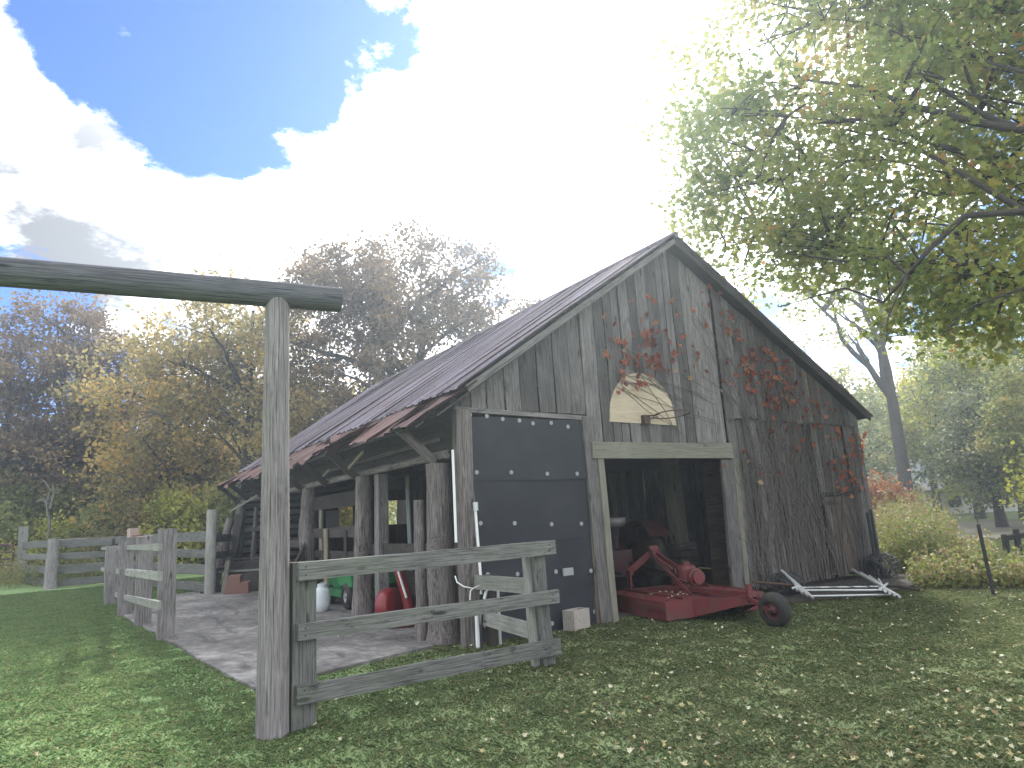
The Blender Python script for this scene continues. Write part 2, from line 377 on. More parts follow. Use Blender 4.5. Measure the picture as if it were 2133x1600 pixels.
SHAPE_MAPLE = np.array([(0, -.05), (.18, .1), (.5, .05), (.30, .38), (.48, .68), (.18, .60), (0, 1), (-.18, .60), (-.48, .68), (-.30, .38), (-.5, .05), (-.18, .1)])
SHAPE_DIA = np.array([(0, 0), (.38, .5), (0, 1), (-.38, .5)])
def leafcloud(C, size, shape, rng, flat=.0, fold=.15):
    """C (n,3) leaf places -> polygons of a leaf outline turned at random"""
    n = len(C); d = rng.normal(size=(n, 3)); d[:, 2] *= (1-flat*.6); d[:, 2] -= .25; d /= np.linalg.norm(d, axis=1)[:, None]
    up = rng.normal(size=(n, 3)); up[:, 2] += flat*3; x = np.cross(d, up); x /= np.linalg.norm(x, axis=1)[:, None]+1e-9
    nr = np.cross(x, d); s = (size*rng.uniform(.65, 1.3, n))[:, None, None]
    k = shape[None, :, :]; b = (rng.uniform(-fold, fold, n))[:, None]*(k[0, :, 1]-.5)[None]**2*4
    return C[:, None, :]+s*(k[..., 0:1]*x[:, None, :]+(k[..., 1:2]-.5)*d[:, None, :]+b[..., None]*nr[:, None, :])

# ------------------------------------------------------------------ ground
b = B(); xs = [-118, -95, -75, -60]+list(range(-50, 61, 2))+[70, 85, 100, 118, 126]; n = len(xs)
def gz(x, y):
    d = math.hypot(x-CAM.x, y-CAM.y); r = 0
    if d > 42: r = min((d-42)*.03, 3)
    return r+(.012*sin(x*.9)*cos(y*.7) if d > 24 else 0)
V = [(x, y, gz(x, y)) for x in xs for y in xs]
F = [(i*n+j, (i+1)*n+j, (i+1)*n+j+1, i*n+j+1) for i in range(n-1) for j in range(n-1)]
b.add(V, F, True); tag(b.build('ground', 'lawn', None, Matrix.Identity(4)), kind='structure')
# concrete slab beside the barn
SL = [(-2.56, -.50), (-.25, .20), (-.1, .75), (.55, .9), (.6, 12.4), (-.6, 12.9), (-2.2, 12.0), (-3.22, 8.4), (-3.08, 6.3), (-2.92, 4.1)]
poly = []
for i, p in enumerate(SL):
    q = SL[(i+1) % len(SL)]
    for k in range(5):
        f = k/5; poly.append((p[0]+(q[0]-p[0])*f+R_.uniform(-.035, .035), p[1]+(q[1]-p[1])*f+R_.uniform(-.035, .035), -.08))
tag(B().prism(poly, (0, 0, .115)).build('concrete_slab', 'slab'), kind='structure')
# pale raised strip of the slab near the corner post
tag(B().prism([(-.75, 1.15, .03), (.35, .55, .03), (.42, .75, .03), (-.65, 1.32, .03)], (0, 0, .03)).build('concrete_patch', 'slab'), kind='structure')
tag(B().prism([(.3, .14, .004), (9.0, .14, .004), (9.0, 13.6, .004), (.62, 13.6, .004), (.62, .95, .004)], (0, 0, .02)).build('barn_floor', 'soil'), kind='structure')
bm = B(); pts = [(5.3, -.05), (9.4, -.05), (9.3, -1.0), (8.2, -1.35), (6.6, -1.5), (5.2, -.9)]
bm.prism([(x, y, 0) for x, y in pts], (0, 0, .05)); tag(bm.build('bare_earth', 'mulch'), kind='structure')
dr = [on(px, py, 2, .012) for px, py in ((1935, 1108), (1985, 1090), (2300, 1062), (2700, 1040), (2700, 1150), (2300, 1160), (2080, 1158), (2010, 1138))]
tag(B().add(dr, [tuple(range(len(dr)))]).build('dirt_drive', 'drive'), kind='structure')

# ------------------------------------------------------------------ haze
m = bpy.data.materials.new('haze and lens veil'); m.use_nodes = True; t = NT(m.node_tree); t.n.clear()
pv = t('ShaderNodeVolumePrincipled'); pv.inputs['Color'].default_value = (.78, .89, 1, 1); pv.inputs['Density'].default_value = HAZE; pv.inputs['Anisotropy'].default_value = .68
t.l.new(pv.outputs[0], t('ShaderNodeOutputMaterial').inputs['Volume']); M['haze'] = m
hz = B().box((5, 22, 9.2), (248, 240, 20.6)).build('haze', 'haze', None, Matrix.Identity(4)); tag(hz, kind='stuff'); hz.display_type = 'WIRE'  # added volume: blue distance, and a stand-in for the lens glare veil

# ------------------------------------------------------------------ the barn
W, L, OV = 9.08, 13.7, .25
barn = thing('barn', 'weathered grey board barn with a rusty tin roof and vine on its gable', 'barn')
RX, RZ = 4.25, 6.04
EX, EZ = -.48, 2.88
REX, REZ = 9.27, 3.11
KX, KZ = 8.36, 3.66
def roofz(x):
    if x <= RX: return EZ+(RZ-EZ)*(x-EX)/(RX-EX)
    if x < KX: return RZ+(KZ-RZ)*(x-RX)/(KX-RX)
    return KZ+(REZ-KZ)*(x-KX)/(REX-KX)
# --- upper gable boards: real widths, top ends cut to the roof slope
x = .02; k = 0
while x < W-.02:
    wd = R_.uniform(.24, .31) if x < 2.3 else R_.uniform(.14, .26)
    x1 = min(x+wd, W); cx = (x+x1)/2
    zb = 3.02-.03*min(cx/2.3, 1) if cx < 2.3 else (2.58 if cx < 5.25 else 3.0-.015*(cx-5.2)+R_.uniform(-.02, .02))
    ztop = roofz(cx)-.09
    tilt = .02 if cx < 2.4 else .035
    yy = -.008-R_.uniform(0, .026)-(.03 if cx > 5.25 else 0)
    mt = 'siding' if R_.random() > .08 or 3.6 < cx < 5.4 else 'siding_brown'
    sk = (roofz(x1)-roofz(x))/2
    plank('board', (cx+tilt*.3, yy, zb), (cx-tilt*(ztop-zb)*.25, yy, ztop), x1-x-(.022 if cx < 3.4 else .014), .022, mt, barn, rough=.006, skew=(0, -sk if False else sk*-1))
    x = x1; k += 1
# --- lower boards right of the door, leaning a little
x = 5.36; 
while x < W:
    wd = R_.uniform(.12, .25); x1 = min(x+wd, W+.02); cx = (x+x1)/2
    dark = abs(cx-7.46) < .085
    lean = .03+.03*R_.random()
    mt = 'siding_dark' if dark else ('siding_brown' if 8.0 < cx < 8.5 or R_.random() < .08 else 'siding')
    zt = 3.04
    if 7.62 < cx < 8.62:      # the low door
        x = x1; continue
    plank('board', (cx+.10, -.008-R_.uniform(0, .016)+(.03 if dark else 0), .12+R_.uniform(0, .08)), (cx-lean, -.006, zt), x1-x-.022, .022, mt, barn, rough=.009)
    x = x1
for cx, zt, zb in ((7.74, 2.95, 1.62), (7.93, 2.95, 1.64), (8.12, 2.95, 1.66), (8.31, 2.95, 1.65), (8.5, 2.95, 1.66)):
    plank('board', (cx+.03, -.012, zb), (cx-.03, -.01, zt), .17, .022, 'siding', barn)
door = link(bpy.data.objects.new('door', None), barn, Matrix.Translation((8.16, -.03, .2))); door['label'] = 'low board door with a strap hinge'
for i, cx in enumerate((7.76, 7.95, 8.14, 8.33, 8.52)):
    plank('board', (cx+.09, -.035, .14+R_.uniform(0, .05)), (cx+.02, -.035, 1.58), .17, .022, 'siding_brown' if i in (1, 2, 3) else 'siding', door)
h = B(); hp = on(1712, 1048, 1, -.055); hq = on(1742, 1050, 1, -.055)
h.prism([(hp.x-.05, -.058, hp.z+.06), (hp.x-.05, -.058, hp.z-.06), (hp.x+.06, -.058, hp.z-.05), (hq.x+.1, -.058, hq.z-.012), (hq.x+.1, -.058, hq.z+.02), (hp.x+.06, -.058, hp.z+.045)], (0, .012, 0)); h.build('hinge', 'darksteel', door)
plank('door_bar', on(1716, 1028, 1, -.05), on(1775, 1030, 1, -.05), .05, .03, 'siding_dark', barn)
# eave line drip board over the right lower boards
plank('trim_board', (5.3, -.045, 3.035), (9.0, -.045, 2.93), .035, .025, 'siding_dark', barn)
# --- mat bay: header strip, posts, mats
plank('trim_board', (.02, -.035, 3.0), (2.32, -.035, 2.93), .07, .035, 'siding', barn)
plank('post', (.12, -.06, -.05), (.12, -.06, 2.98), .22, .16, 'log', barn, rough=.012)
p0, p1 = on(1262, 1297, 1, -.045), on(1222, 868, 1, -.045); plank('post', p0, p1, .21, .07, 'siding', barn, rough=.01)
p0, p1 = on(1250, 1300, 1, -.03), on(1232, 1000, 1, -.03); plank('post', (p0.x, -.03, -.02), p1, .17, .05, 'siding_brown', barn, rough=.01)
p0, p1 = on(1281, 1299, 1, -.075), on(1249, 955, 1, -.075); plank('post', p0, p1, .105, .06, 'beamwood', barn, rough=.008)
p0, p1 = on(1538, 1240, 1, -.06), on(1513, 957, 1, -.06); plank('post', (p0.x+.02, -.06, -.02), p1, .30, .06, 'siding', barn, rough=.008)
p0, p1 = on(1550, 1240, 1, -.02), on(1527, 957, 1, -.02); plank('post', (p0.x+.05, -.02, -.02), p1, .14, .09, 'beamwood', barn, rough=.008)
plank('header_beam', (2.24, -.085, 2.45), (5.26, -.085, 2.44), .25, .09, 'beamwood', barn, rough=.006)
# rubber mats, each with its washers
rows = [(2.92, 2.02, 2.02), (2.02, 1.17, 1.17), (1.17, .56, .56), (.56, -.02, -.02)]
zt = [2.90, 2.06, 1.22, .58, -.02]
washer_me = None
WPIX = [[(979, 864), (1014, 867), (1047, 873), (1082, 876), (1110, 882), (1148, 881), (1183, 889), (993, 984), (1065, 984), (1140, 987), (1202, 987)],
        [(1001, 1090), (1072, 1090), (1149, 1092), (1211, 1091)],
        [(1016, 1197), (1078, 1196), (1158, 1191), (1231, 1189)],
        [(1078, 1301), (1239, 1274), (1010, 1303), (1150, 1299)]]
for i in range(4):
    z1_, z0_ = zt[i], zt[i+1]-.02
    y = -.012-.006*i if i else -.012
    bx = B(); nx = 8; V = []; xl = lambda z: .27-.02*(z/3); xr = lambda z: 2.36-.115*z+.06
    for iz in range(4):
        z = z0_+(z1_-z0_)*iz/3
        for ix in range(nx+1):
            f = ix/nx; V.append((xl(z)+(xr(z)-xl(z))*f, -.022-.010*(3-i)-.006*(iz == 0)+.006*sin(f*5+i*2+iz), z+(.006*sin(f*7+i*3) if iz in (0, 3) else 0)-(.0 if iz else 0)))
    Fq = [(a*(nx+1)+c_, a*(nx+1)+c_+1, (a+1)*(nx+1)+c_+1, (a+1)*(nx+1)+c_) for a in range(3) for c_ in range(nx)]
    bx.add(V, Fq, True); V2 = [(a, b_+.008, c_) for a, b_, c_ in V]; bx.add(V2, [f[::-1] for f in Fq])
    mat_o = bx.build('rubber_mat', 'rubber', barn); mat_o['label'] = 'black rubber mat nailed on with round washers'
    for (px, py) in WPIX[i]:
        p = on(px, py, 1, -.026-.010*(3-i)-.003)
        if washer_me is None:
            wb = B().lathe((0, 0, 0), (0, -1, 0), [(0, .030), (.004, .030), (.006, .026), (.0045, .011), (.010, .011), (.011, 0)], 14, False); washer_me = wb.mesh('washer'); washer_me.materials.append(M['washer'])
        link(bpy.data.objects.new('washer', washer_me), mat_o, Matrix.Translation(p))
    if i == 2:
        p = on(1183, 1191, 1, -.05); B().box(p, (.17, .03, .10)).build('latch_plate', 'washer', mat_o)
# --- basketball goal: plywood half round with a bent rim
hoop = thing('basketball_hoop', 'half round plywood basketball backboard with a bent dark rim above the open door', 'basketball hoop', (3.4, -.06, 2.9))
cx = (on(1270, 885, 1, -.05).x+on(1409, 882, 1, -.05).x)/2; zb = 2.87; hw = .68
arc = [(cx+hw*cos(a), 0, zb+.02+.08+.72*sin(a)) for a in [pi*i/22 for i in range(23)]]
arc = [(cx+hw+.02, 0, zb-.01)]+arc+[(cx-hw-.02, 0, zb+.02)]
ply = B().prism([(p[0], -.052, p[2]) for p in arc], (0, .018, 0))
me_w = Matrix.Translation((cx, -.05, zb)); o = ply.build('backboard', 'ply', hoop)
rb = B(); rc = on(1340, 872, 1, -.06); rb.box((rc.x+.02, -.09, rc.z-.02), (.12, .08, .14)); rb.build('bracket', 'rust', hoop)
rp = [(rc.x+.30+.30*cos(a), -.38+.26*sin(a), rc.z+.03-.03*sin(a)) for a in [2*pi*i/26 for i in range(27)]]
B().tube(rp, .009, 6, False).build('rim', 'rust', hoop)
B().tube([(rc.x, -.1, rc.z+.03), (rc.x+.1, -.25, rc.z+.03), (rc.x+.06, -.36, rc.z+.03)], .011, 6).tube([(rc.x+.04, -.1, rc.z-.03), (rc.x+.25, -.13, rc.z+.03)], .009, 6).build('rim_brace', 'rust', hoop)
# --- left open side: posts, plate, upper boards, rails
log('post', (-.02, .42, -.05), (-.03, .40, 2.32), .19, .165, 'log', barn, knots=2, flare=.06, lump=.10)
log('post', (-.21, .66, -.05), (-.19, .70, 1.85), .085, .07, 'log', barn, lump=.14)
log('post', (-.03, 3.45, -.02), (0, 3.35, 2.36), .165, .13, 'log', barn, knots=7, lump=.14)
plank('post', (.10, 2.85, 0), (.10, 2.80, 2.36), .19, .17, 'siding', barn, face=(-1, 0, 0), rough=.012)
log('post', (.0, 6.75, 0), (.02, 6.7, 2.36), .17, .14, 'log', barn, knots=6, lump=.16)
log('post', (-.02, 10.2, 0), (.0, 10.1, 2.3), .15, .12, 'log', barn, knots=4, lump=.15)
log('post', (-.15, 13.75, 0), (.0, 13.55, 2.36), .16, .12, 'log', barn, knots=3, lump=.12)
log('post', (-.75, 13.3, 0), (-.35, 13.3, 1.9), .13, .11, 'log', barn, knots=3, lump=.14)
plank('post', (-.5, 12.9, .05), (-.15, 12.9, 2.0), .28, .09, 'inner', barn, face=(-.8, -.6, 0), rough=.015)
log('plate_beam', (-.02, .15, 2.42), (.0, 7.2, 2.40), .06, .055, 'log', barn, lump=.08)
log('plate_beam', (.0, 6.9, 2.40), (.0, 13.9, 2.36), .06, .05, 'log', barn, lump=.1)
for i in range(5):    # upper side boards, with gaps towards the far end
    z = 2.54+i*.145
    for (ya, yb) in ((.05, 4.6), (4.7, 9.3), (9.4, 13.7)):
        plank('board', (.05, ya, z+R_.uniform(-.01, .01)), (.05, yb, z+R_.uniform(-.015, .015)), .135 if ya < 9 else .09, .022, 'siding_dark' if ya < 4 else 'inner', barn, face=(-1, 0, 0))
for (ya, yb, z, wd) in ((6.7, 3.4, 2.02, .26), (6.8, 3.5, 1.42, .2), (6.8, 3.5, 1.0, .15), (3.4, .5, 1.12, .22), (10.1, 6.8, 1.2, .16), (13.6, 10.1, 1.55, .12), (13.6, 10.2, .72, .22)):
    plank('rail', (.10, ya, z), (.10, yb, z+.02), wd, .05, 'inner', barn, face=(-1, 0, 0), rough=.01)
plank('board', (.03, 5.6, .4), (.03, 5.62, 1.5), .2, .03, 'newwood', barn, face=(-1, 0, 0))
plank('board', (.06, 4.55, .7), (.06, 4.5, 1.46), .14, .03, 'inner', barn, face=(-1, 0, 0))
plank('board', (.12, 6.2, .9), (.12, 6.2, 2.0), .18, .03, 'beamwood', barn, face=(-1, 0, 0))
# eave braces
for y in (.35, 3.4, 5.1, 6.8, 8.6, 10.3, 12.0, 13.4):
    plank('brace', (-.10, y, 2.34), (-.62, y+.03, 2.80), .11, .06, 'log' if y < 1 else 'inner', barn, face=(0, -1, 0))
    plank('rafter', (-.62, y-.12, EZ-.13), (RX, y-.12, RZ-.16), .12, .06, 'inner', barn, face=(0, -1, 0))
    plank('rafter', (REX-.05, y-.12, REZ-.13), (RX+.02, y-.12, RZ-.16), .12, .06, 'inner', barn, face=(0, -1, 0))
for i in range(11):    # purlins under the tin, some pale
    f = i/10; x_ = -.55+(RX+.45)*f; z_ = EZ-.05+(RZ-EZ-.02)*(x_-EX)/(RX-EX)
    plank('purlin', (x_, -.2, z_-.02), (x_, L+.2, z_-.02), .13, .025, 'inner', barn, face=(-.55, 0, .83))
plank('board', (-.42, 2.2, 2.66), (-.25, 3.4, 2.5), .05, .03, 'newwood', barn, face=(-1, 0, 0))
plank('board', (-.2, 4.6, 2.58), (-.15, 5.4, 2.44), .04, .03, 'newwood', barn, face=(-1, 0, 0))
plank('rail', (-.10, .2, 2.62), (-.10, 5.2, 2.58), .05, .04, 'siding', barn, face=(-1, 0, 0))
plank('rail', (-.14, 9.9, 2.5), (-.30, 13.6, 2.1), .05, .04, 'beamwood', barn, face=(-1, 0, 0))
# --- rear wall: slats with gaps near the left corner, solid boards with three openings beyond
for i in range(11):
    z = .35+i*.21
    plank('slat', (-.05, L, z), (2.15, L, z+R_.uniform(-.02, .02)), .125, .025, 'fence_pale', barn)  # pale boards, the lighter wood carries open-sky light falling on them
for i in range(9): plank('board', (.0+i*.24+.12, L+.06, .0), (.0+i*.24+.12, L+.06, 2.6), .236, .022, 'siding_dark', barn)  # dark backing added so the slat gaps read as shade
for (ya, yb, z_, wd) in ((13.6, 10.3, 1.10, .24), (13.4, 10.2, .36, .3), (10.1, 7.0, .62, .26)): plank('rail', (.34, ya, z_), (.30, yb, z_+.05), wd, .05, 'siding_dark', barn, face=(-1, 0, 0), rough=.015)
for (y_, x_, h_) in ((12.4, .2, 2.2), (11.6, .35, 2.3), (11.0, .15, 1.7), (12.9, -.3, 1.6), (10.7, .4, 2.3)): log('post', (x_-.15, y_, .02), (x_, y_+.12, h_), .075, .06, 'log', barn, lump=.15)
OPEN = [(3.05, 3.40, 1.43, 2.25), (3.75, 4.05, 1.45, 2.0), (4.5, 5.25, 1.46, 2.24), (5.6, 5.82, 1.6, 2.0)]
x = 2.2
while x < W:
    x1 = min(x+.24, W); c_ = (x+x1)/2; op = [o_ for o_ in OPEN if o_[0]-.08 < c_ < o_[1]+.08]
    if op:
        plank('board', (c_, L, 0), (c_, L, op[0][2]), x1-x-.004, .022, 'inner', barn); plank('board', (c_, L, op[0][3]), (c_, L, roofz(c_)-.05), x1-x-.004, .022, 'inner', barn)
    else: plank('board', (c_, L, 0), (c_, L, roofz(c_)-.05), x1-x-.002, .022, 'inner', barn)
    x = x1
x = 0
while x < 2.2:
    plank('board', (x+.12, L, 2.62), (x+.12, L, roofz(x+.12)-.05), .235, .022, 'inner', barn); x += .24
plank('panel', (2.72, L-.06, 1.40), (2.72, L-.06, 2.0), .42, .01, 'galv', barn)
# right side wall
y = .05
while y < L:
    plank('board', (W, y+.12, .03), (W, y+.12, 3.12), .236, .022, 'siding', barn, face=(1, 0, 0)); y += .24
# corner board right, loft layer added to keep the inside dark
plank('corner_board', (W+.12, -.02, .15), (W-.02, -.02, 3.1), .14, .05, 'siding', barn)
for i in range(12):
    plank('loft_block_board', (2.7, .1+i*1.13, 2.62), (2.7, 1.2+i*1.13, 2.62), 1.1 if False else .9, .03, 'inner', barn, face=(0, 0, 1))
lf = B(); lf.box((5.85, 6.9, 2.60), (6.3, 13.4, .04)); lf.build('loft_light_block', 'inner', barn)
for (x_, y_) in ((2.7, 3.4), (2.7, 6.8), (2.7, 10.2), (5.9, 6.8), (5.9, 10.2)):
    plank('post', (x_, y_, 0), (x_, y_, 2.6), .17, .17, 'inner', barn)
for i in range(16): plank('board', (2.42, .35+i*.245, .02), (2.42, .35+i*.245, 2.58), .24, .022, 'inner', barn, face=(-1, 0, 0))  # added partition, blocks side light from reaching the door bay
plank('partition', (1.15, 1.2, .45), (1.15, 4.4, .45), .42, .04, 'inner', barn, face=(-1, 0, 0))
plank('partition', (1.15, 1.2, .88), (1.15, 4.4, .87), .36, .04, 'siding_brown', barn, face=(-1, 0, 0))
for (px, py) in ((823, 1150), (830, 1150)):
    B().tube([on(858, 1130, 0, 2.2)+Vector((0, .1*(px-823)/7, -1.2)), on(850, 1010, 0, 2.2)+Vector((0, .1*(px-823)/7, .2))], .03, 8).build('pipe_post', 'galv', barn)
# inside post on wooden cribbing behind the mower
pp = Vector((6.1, 2.0, 0)); p_ = on(1420, 1150, 1, 2.0); pp.x = p_.x
plank('post', (pp.x-.02, 2.0, .82), (pp.x-.1, 2.0, 2.58), .26, .24, 'beamwood', barn)
for i in range(6):
    plank('cribbing_block', (pp.x-.24+R_.uniform(-.02, .02), 1.95, .09+i*.14), (pp.x+.24+R_.uniform(-.02, .02), 1.95, .09+i*.14), .125, .3, 'inner' if i < 2 else 'siding', barn)
plank('partition', (pp.x+.35, 1.6, 1.2), (pp.x+2.4, 1.0, 1.2), 2.35, .04, 'siding_brown', barn)
plank('sill', (4.6, .3, .13), (5.4, .15, .13), .3, .1, 'fence_pale', barn, face=(0, 0, 1))

# --- tin roof: sheet by sheet
def sheet(x0, z0, x1, z1, y0, y1, mat, lift=0, wob=.012, curl=0, off0=0, off1=0):
    d = Vector((x1-x0, 0, z1-z0)); Ls = d.length; d.normalize(); nrm = Vector((-d.z, 0, d.x)); nrm = nrm if nrm.z > 0 else -nrm
    prof = [(0, .02), (.04, 0), (.27, 0), (.31, .016), (.36, .016), (.40, 0), (.63, 0), (.67, .016), (.72, .016), (.76, 0), (.96, 0), (1, .022)]
    ns = 5 if Ls > 2 else 4; V = []; ph = R_.uniform(0, 6); tw = R_.uniform(-.012, .012)
    for i in range(ns+1):
        f = i/ns
        for (u, h_) in prof:
            e = (off0*(1-f)+off1*f)
            wv = wob*sin(f*5+ph+u*2.5)+lift+curl*(1-f)**2*sin(u*3.1+ph)+tw*(u-.5)*2
            V.append(Vector((x0, y0+(y1-y0)*u, z0))+d*(Ls*f+(R_.uniform(-.015, .015) if i in (0, ns) else 0)+e*u)+nrm*(h_+wv))
    k = len(prof); F = [(i*k+j, i*k+j+1, (i+1)*k+j+1, (i+1)*k+j) for i in range(ns) for j in range(k-1)]
    bb = B(); c0 = Vector((x0, y0, z0)); mw = axes(c0, c0+d, nrm); mi = mw.inverted()
    bb.add([mi @ v for v in V], F, False); V2 = [mi @ (v-nrm*.006) for v in V]; bb.add(V2, [f[::-1] for f in F])
    return bb.build('roof_sheet', mat, barn, mw)
ny = 23; ys = [-.27+(L+.55)*i/ny for i in range(ny+1)]
fx = .125
for i in range(ny):
    sag = -.05*sin(pi*i/ny)-.03*sin(i*.9)*(.5)
    mx_, mz_ = EX+(RX-EX)*fx, EZ+(RZ-EZ)*fx
    sheet(mx_-.12, mz_-.08+.02, RX+.03, RZ+.03+sag*.7, ys[i]-.012, ys[i+1]+.014, 'tin', lift=.03+.006*(i % 2), wob=.010)
    dx_ = R_.uniform(-.16, .08)*(1.5 if i < 9 else .8); sheet(EX-.16+dx_, EZ-.10+dx_*.55+R_.uniform(-.03, .03), mx_+.14, mz_+.09, ys[i]-.02+R_.uniform(-.03, .03), ys[i+1]+.02+R_.uniform(-.02, .03), 'tinrust', lift=.006+.008*(i % 2), wob=.02, curl=R_.choice([.03, .06, .10, -.04]))
    sheet(KX+.1, KZ-.05, RX-.02, RZ+.03+sag*.7, ys[i]-.012, ys[i+1]+.014, 'tin', lift=.02+.006*(i % 2))
    sheet(REX+.03, REZ-.01, KX-.02, KZ+.03, ys[i]-.012, ys[i+1]+.014, 'tinrust', lift=.008+.006*(i % 2))
B().tube([(RX, -.3, RZ+.05), (RX, L*.3, RZ+.02), (RX, L*.6, RZ+.0), (RX, L+.3, RZ+.04)], .06, 8).build('ridge_cap', 'tin', barn)
plank('rake_board', (.12, -.25, roofz(.12)-.035), (RX, -.25, RZ-.045), .085, .025, 'siding', barn)
plank('rake_board', (KX, -.25, KZ-.05), (RX+.02, -.25, RZ-.05), .13, .025, 'siding_dark', barn)
plank('rake_board', (REX, -.25, REZ-.03), (KX, -.25, KZ-.04), .13, .025, 'siding_dark', barn)
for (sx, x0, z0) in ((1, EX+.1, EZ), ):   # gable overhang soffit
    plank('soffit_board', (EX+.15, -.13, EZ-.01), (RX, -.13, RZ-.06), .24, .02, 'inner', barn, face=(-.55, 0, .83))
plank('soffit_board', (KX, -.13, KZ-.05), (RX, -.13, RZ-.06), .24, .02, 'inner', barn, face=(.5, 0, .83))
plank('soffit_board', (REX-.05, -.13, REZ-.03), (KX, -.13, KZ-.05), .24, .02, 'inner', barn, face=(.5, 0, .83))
br = thing('scrap_block', 'small dark timber scrap lying on the rusty eave tin', 'wood scrap', on(677, 923, 0, -.25))
q = on(677, 923, 0, -.25); plank('board', (q.x-.02, q.y-.22, roofz(q.x)+.07), (q.x+.04, q.y+.22, roofz(q.x+.04)+.07), .10, .05, 'siding_dark', br, face=(-.55, 0, .83))

# ------------------------------------------------------------------ vine on the gable
vine = thing('creeper_vine', 'bare climbing vine with red autumn leaves spread over the right half of the gable', 'vine', (7.0, -.05, 0))
rng = np.random.default_rng(3)
def inside(x, z): return 2.6 < x < 9.05 and z < roofz(x)-.15
roots = [5.55, 5.9, 6.3, 6.7, 7.1, 7.5, 8.0, 8.6]
tw = B(); nst = 0
for s in range(100):
    x = R_.choice(roots)+R_.uniform(-.2, .2); z = .12; ang = R_.uniform(-.28, .22) + (x-7)*.02; pts = []; up = R_.uniform(2.2, 6.2); nn = 16
    drift = R_.uniform(-.05, .02)
    for i in range(nn):
        pts.append((x, -.05-R_.uniform(0, .03)-(.03 if z > 3 else 0), z))
        x += sin(ang)*up/nn+R_.uniform(-.025, .025); z += cos(ang)*up/nn; ang += drift+R_.uniform(-.10, .10)
        if not inside(x, z) or (x < 5.42 and z < 2.65): break
    if len(pts) < 5: continue
    r0 = R_.uniform(.005, .016); rr = [r0*(1-.7*i/len(pts)) for i in range(len(pts))]
    if s < 36: B().tube(pts, rr, 5, False).build('stem', 'vinewood', vine)
    else: tw.tube(pts, rr, 4, False)
    for _ in range(7):
        a = Vector(R_.choice(pts)); an = R_.uniform(-1.2, 1.2); p2 = [a]
        for i in range(5):
            a = a+Vector((sin(an)*.09, R_.uniform(-.02, .01), cos(an)*.09)); an += R_.uniform(-.4, .4)
            if not inside(a.x, a.z): break
            p2.append(a)
        if len(p2) > 2: tw.tube(p2, .0035, 3, False)
for s in range(15):    # thin runners over to the left above the door
    pa = on(R_.uniform(1400, 1500), R_.uniform(830, 900), 1, -.06); pb = on(R_.uniform(1190, 1330), R_.uniform(690, 800), 1, -.05); pts = []
    for i in range(9):
        f = i/8; pts.append((pa.x+(pb.x-pa.x)*f, -.05-R_.uniform(0, .02), pa.z+(pb.z-pa.z)*f+.12*sin(f*3+s)+R_.uniform(-.03, .03)))
    pts = [p for p in pts if inside(p[0], p[2])]
    if len(pts) > 3: tw.tube(pts, .005, 3, False)
o = tw.build('twigs', 'vinewood', vine); o['kind'] = 'stuff'
clus = [(1330, 700, 48, 32, 30), (1390, 740, 45, 40, 26), (1320, 745, 35, 28, 14), (1345, 775, 40, 24, 12), (1485, 620, 14, 22, 6), (1515, 650, 10, 10, 4), (1507, 677, 16, 10, 5), (1551, 698, 12, 14, 6), (1590, 730, 16, 10, 6),
        (1556, 752, 14, 12, 6), (1578, 768, 30, 18, 20), (1625, 790, 22, 30, 22), (1640, 800, 30, 20, 8), (1530, 792, 12, 8, 3), (1590, 800, 16, 10, 4), (1550, 820, 8, 8, 2), (1600, 842, 16, 14, 9), (1690, 830, 30, 26, 8), (1720, 860, 24, 20, 8),
        (1715, 895, 26, 22, 10), (1740, 955, 16, 10, 9), (1765, 985, 12, 26, 14), (1790, 915, 10, 14, 9), (1786, 950, 6, 14, 5), (1650, 900, 60, 40, 6), (1590, 1005, 20, 10, 2), (1560, 950, 20, 10, 2), (1800, 1005, 8, 10, 4)]
leaf_me = []
for v_ in range(8):
    C = np.zeros((1, 3)); P = SHAPE_MAPLE*.1; bb = B(); ct = (0, .028, .45*.1)
    rim = [(px*1.0, -.012*abs(px)*10*R_.uniform(.5, 1.5)*.1+R_.uniform(-.012, .008), py) for px, py in P]
    bb.add([ct]+rim, [(0, i+1, (i+1) % 12+1) for i in range(12)]); me = bb.mesh('leaf')
    a = me.attributes.new('tint', 'FLOAT', 'POINT'); tv = v_/7+R_.uniform(-.05, .05)
    a.data.foreach_set('value', np.full(13, min(1, max(0, tv)), np.float32)); me.materials.append(M['leaf_vine']); leaf_me.append(me)
for (cx, cy, sx, sy, n_) in clus:
    for _ in range(int(n_*1.25)):
        p = on(R_.gauss(cx, sx*.85+4), R_.gauss(cy, sy*.85+4), 1, -.10-R_.uniform(0, .07))
        if not (2.6 < p.x < 9.35 and p.z < roofz(p.x)-.12): continue
        lm = leaf_me[min(7, max(0, int(R_.gauss(3.2, 1.9))))]
        s_ = R_.uniform(.6, 1.5)
        mw = Matrix.Translation(p) @ Matrix.Rotation(R_.uniform(-.7, .7), 4, 'X') @ Matrix.Rotation(R_.uniform(-.8, .8), 4, 'Z') @ Matrix.Rotation(R_.uniform(2.2, 4.1), 4, 'Y') @ Matrix.Scale(s_, 4)
        link(bpy.data.objects.new('leaf', lm), vine, mw)

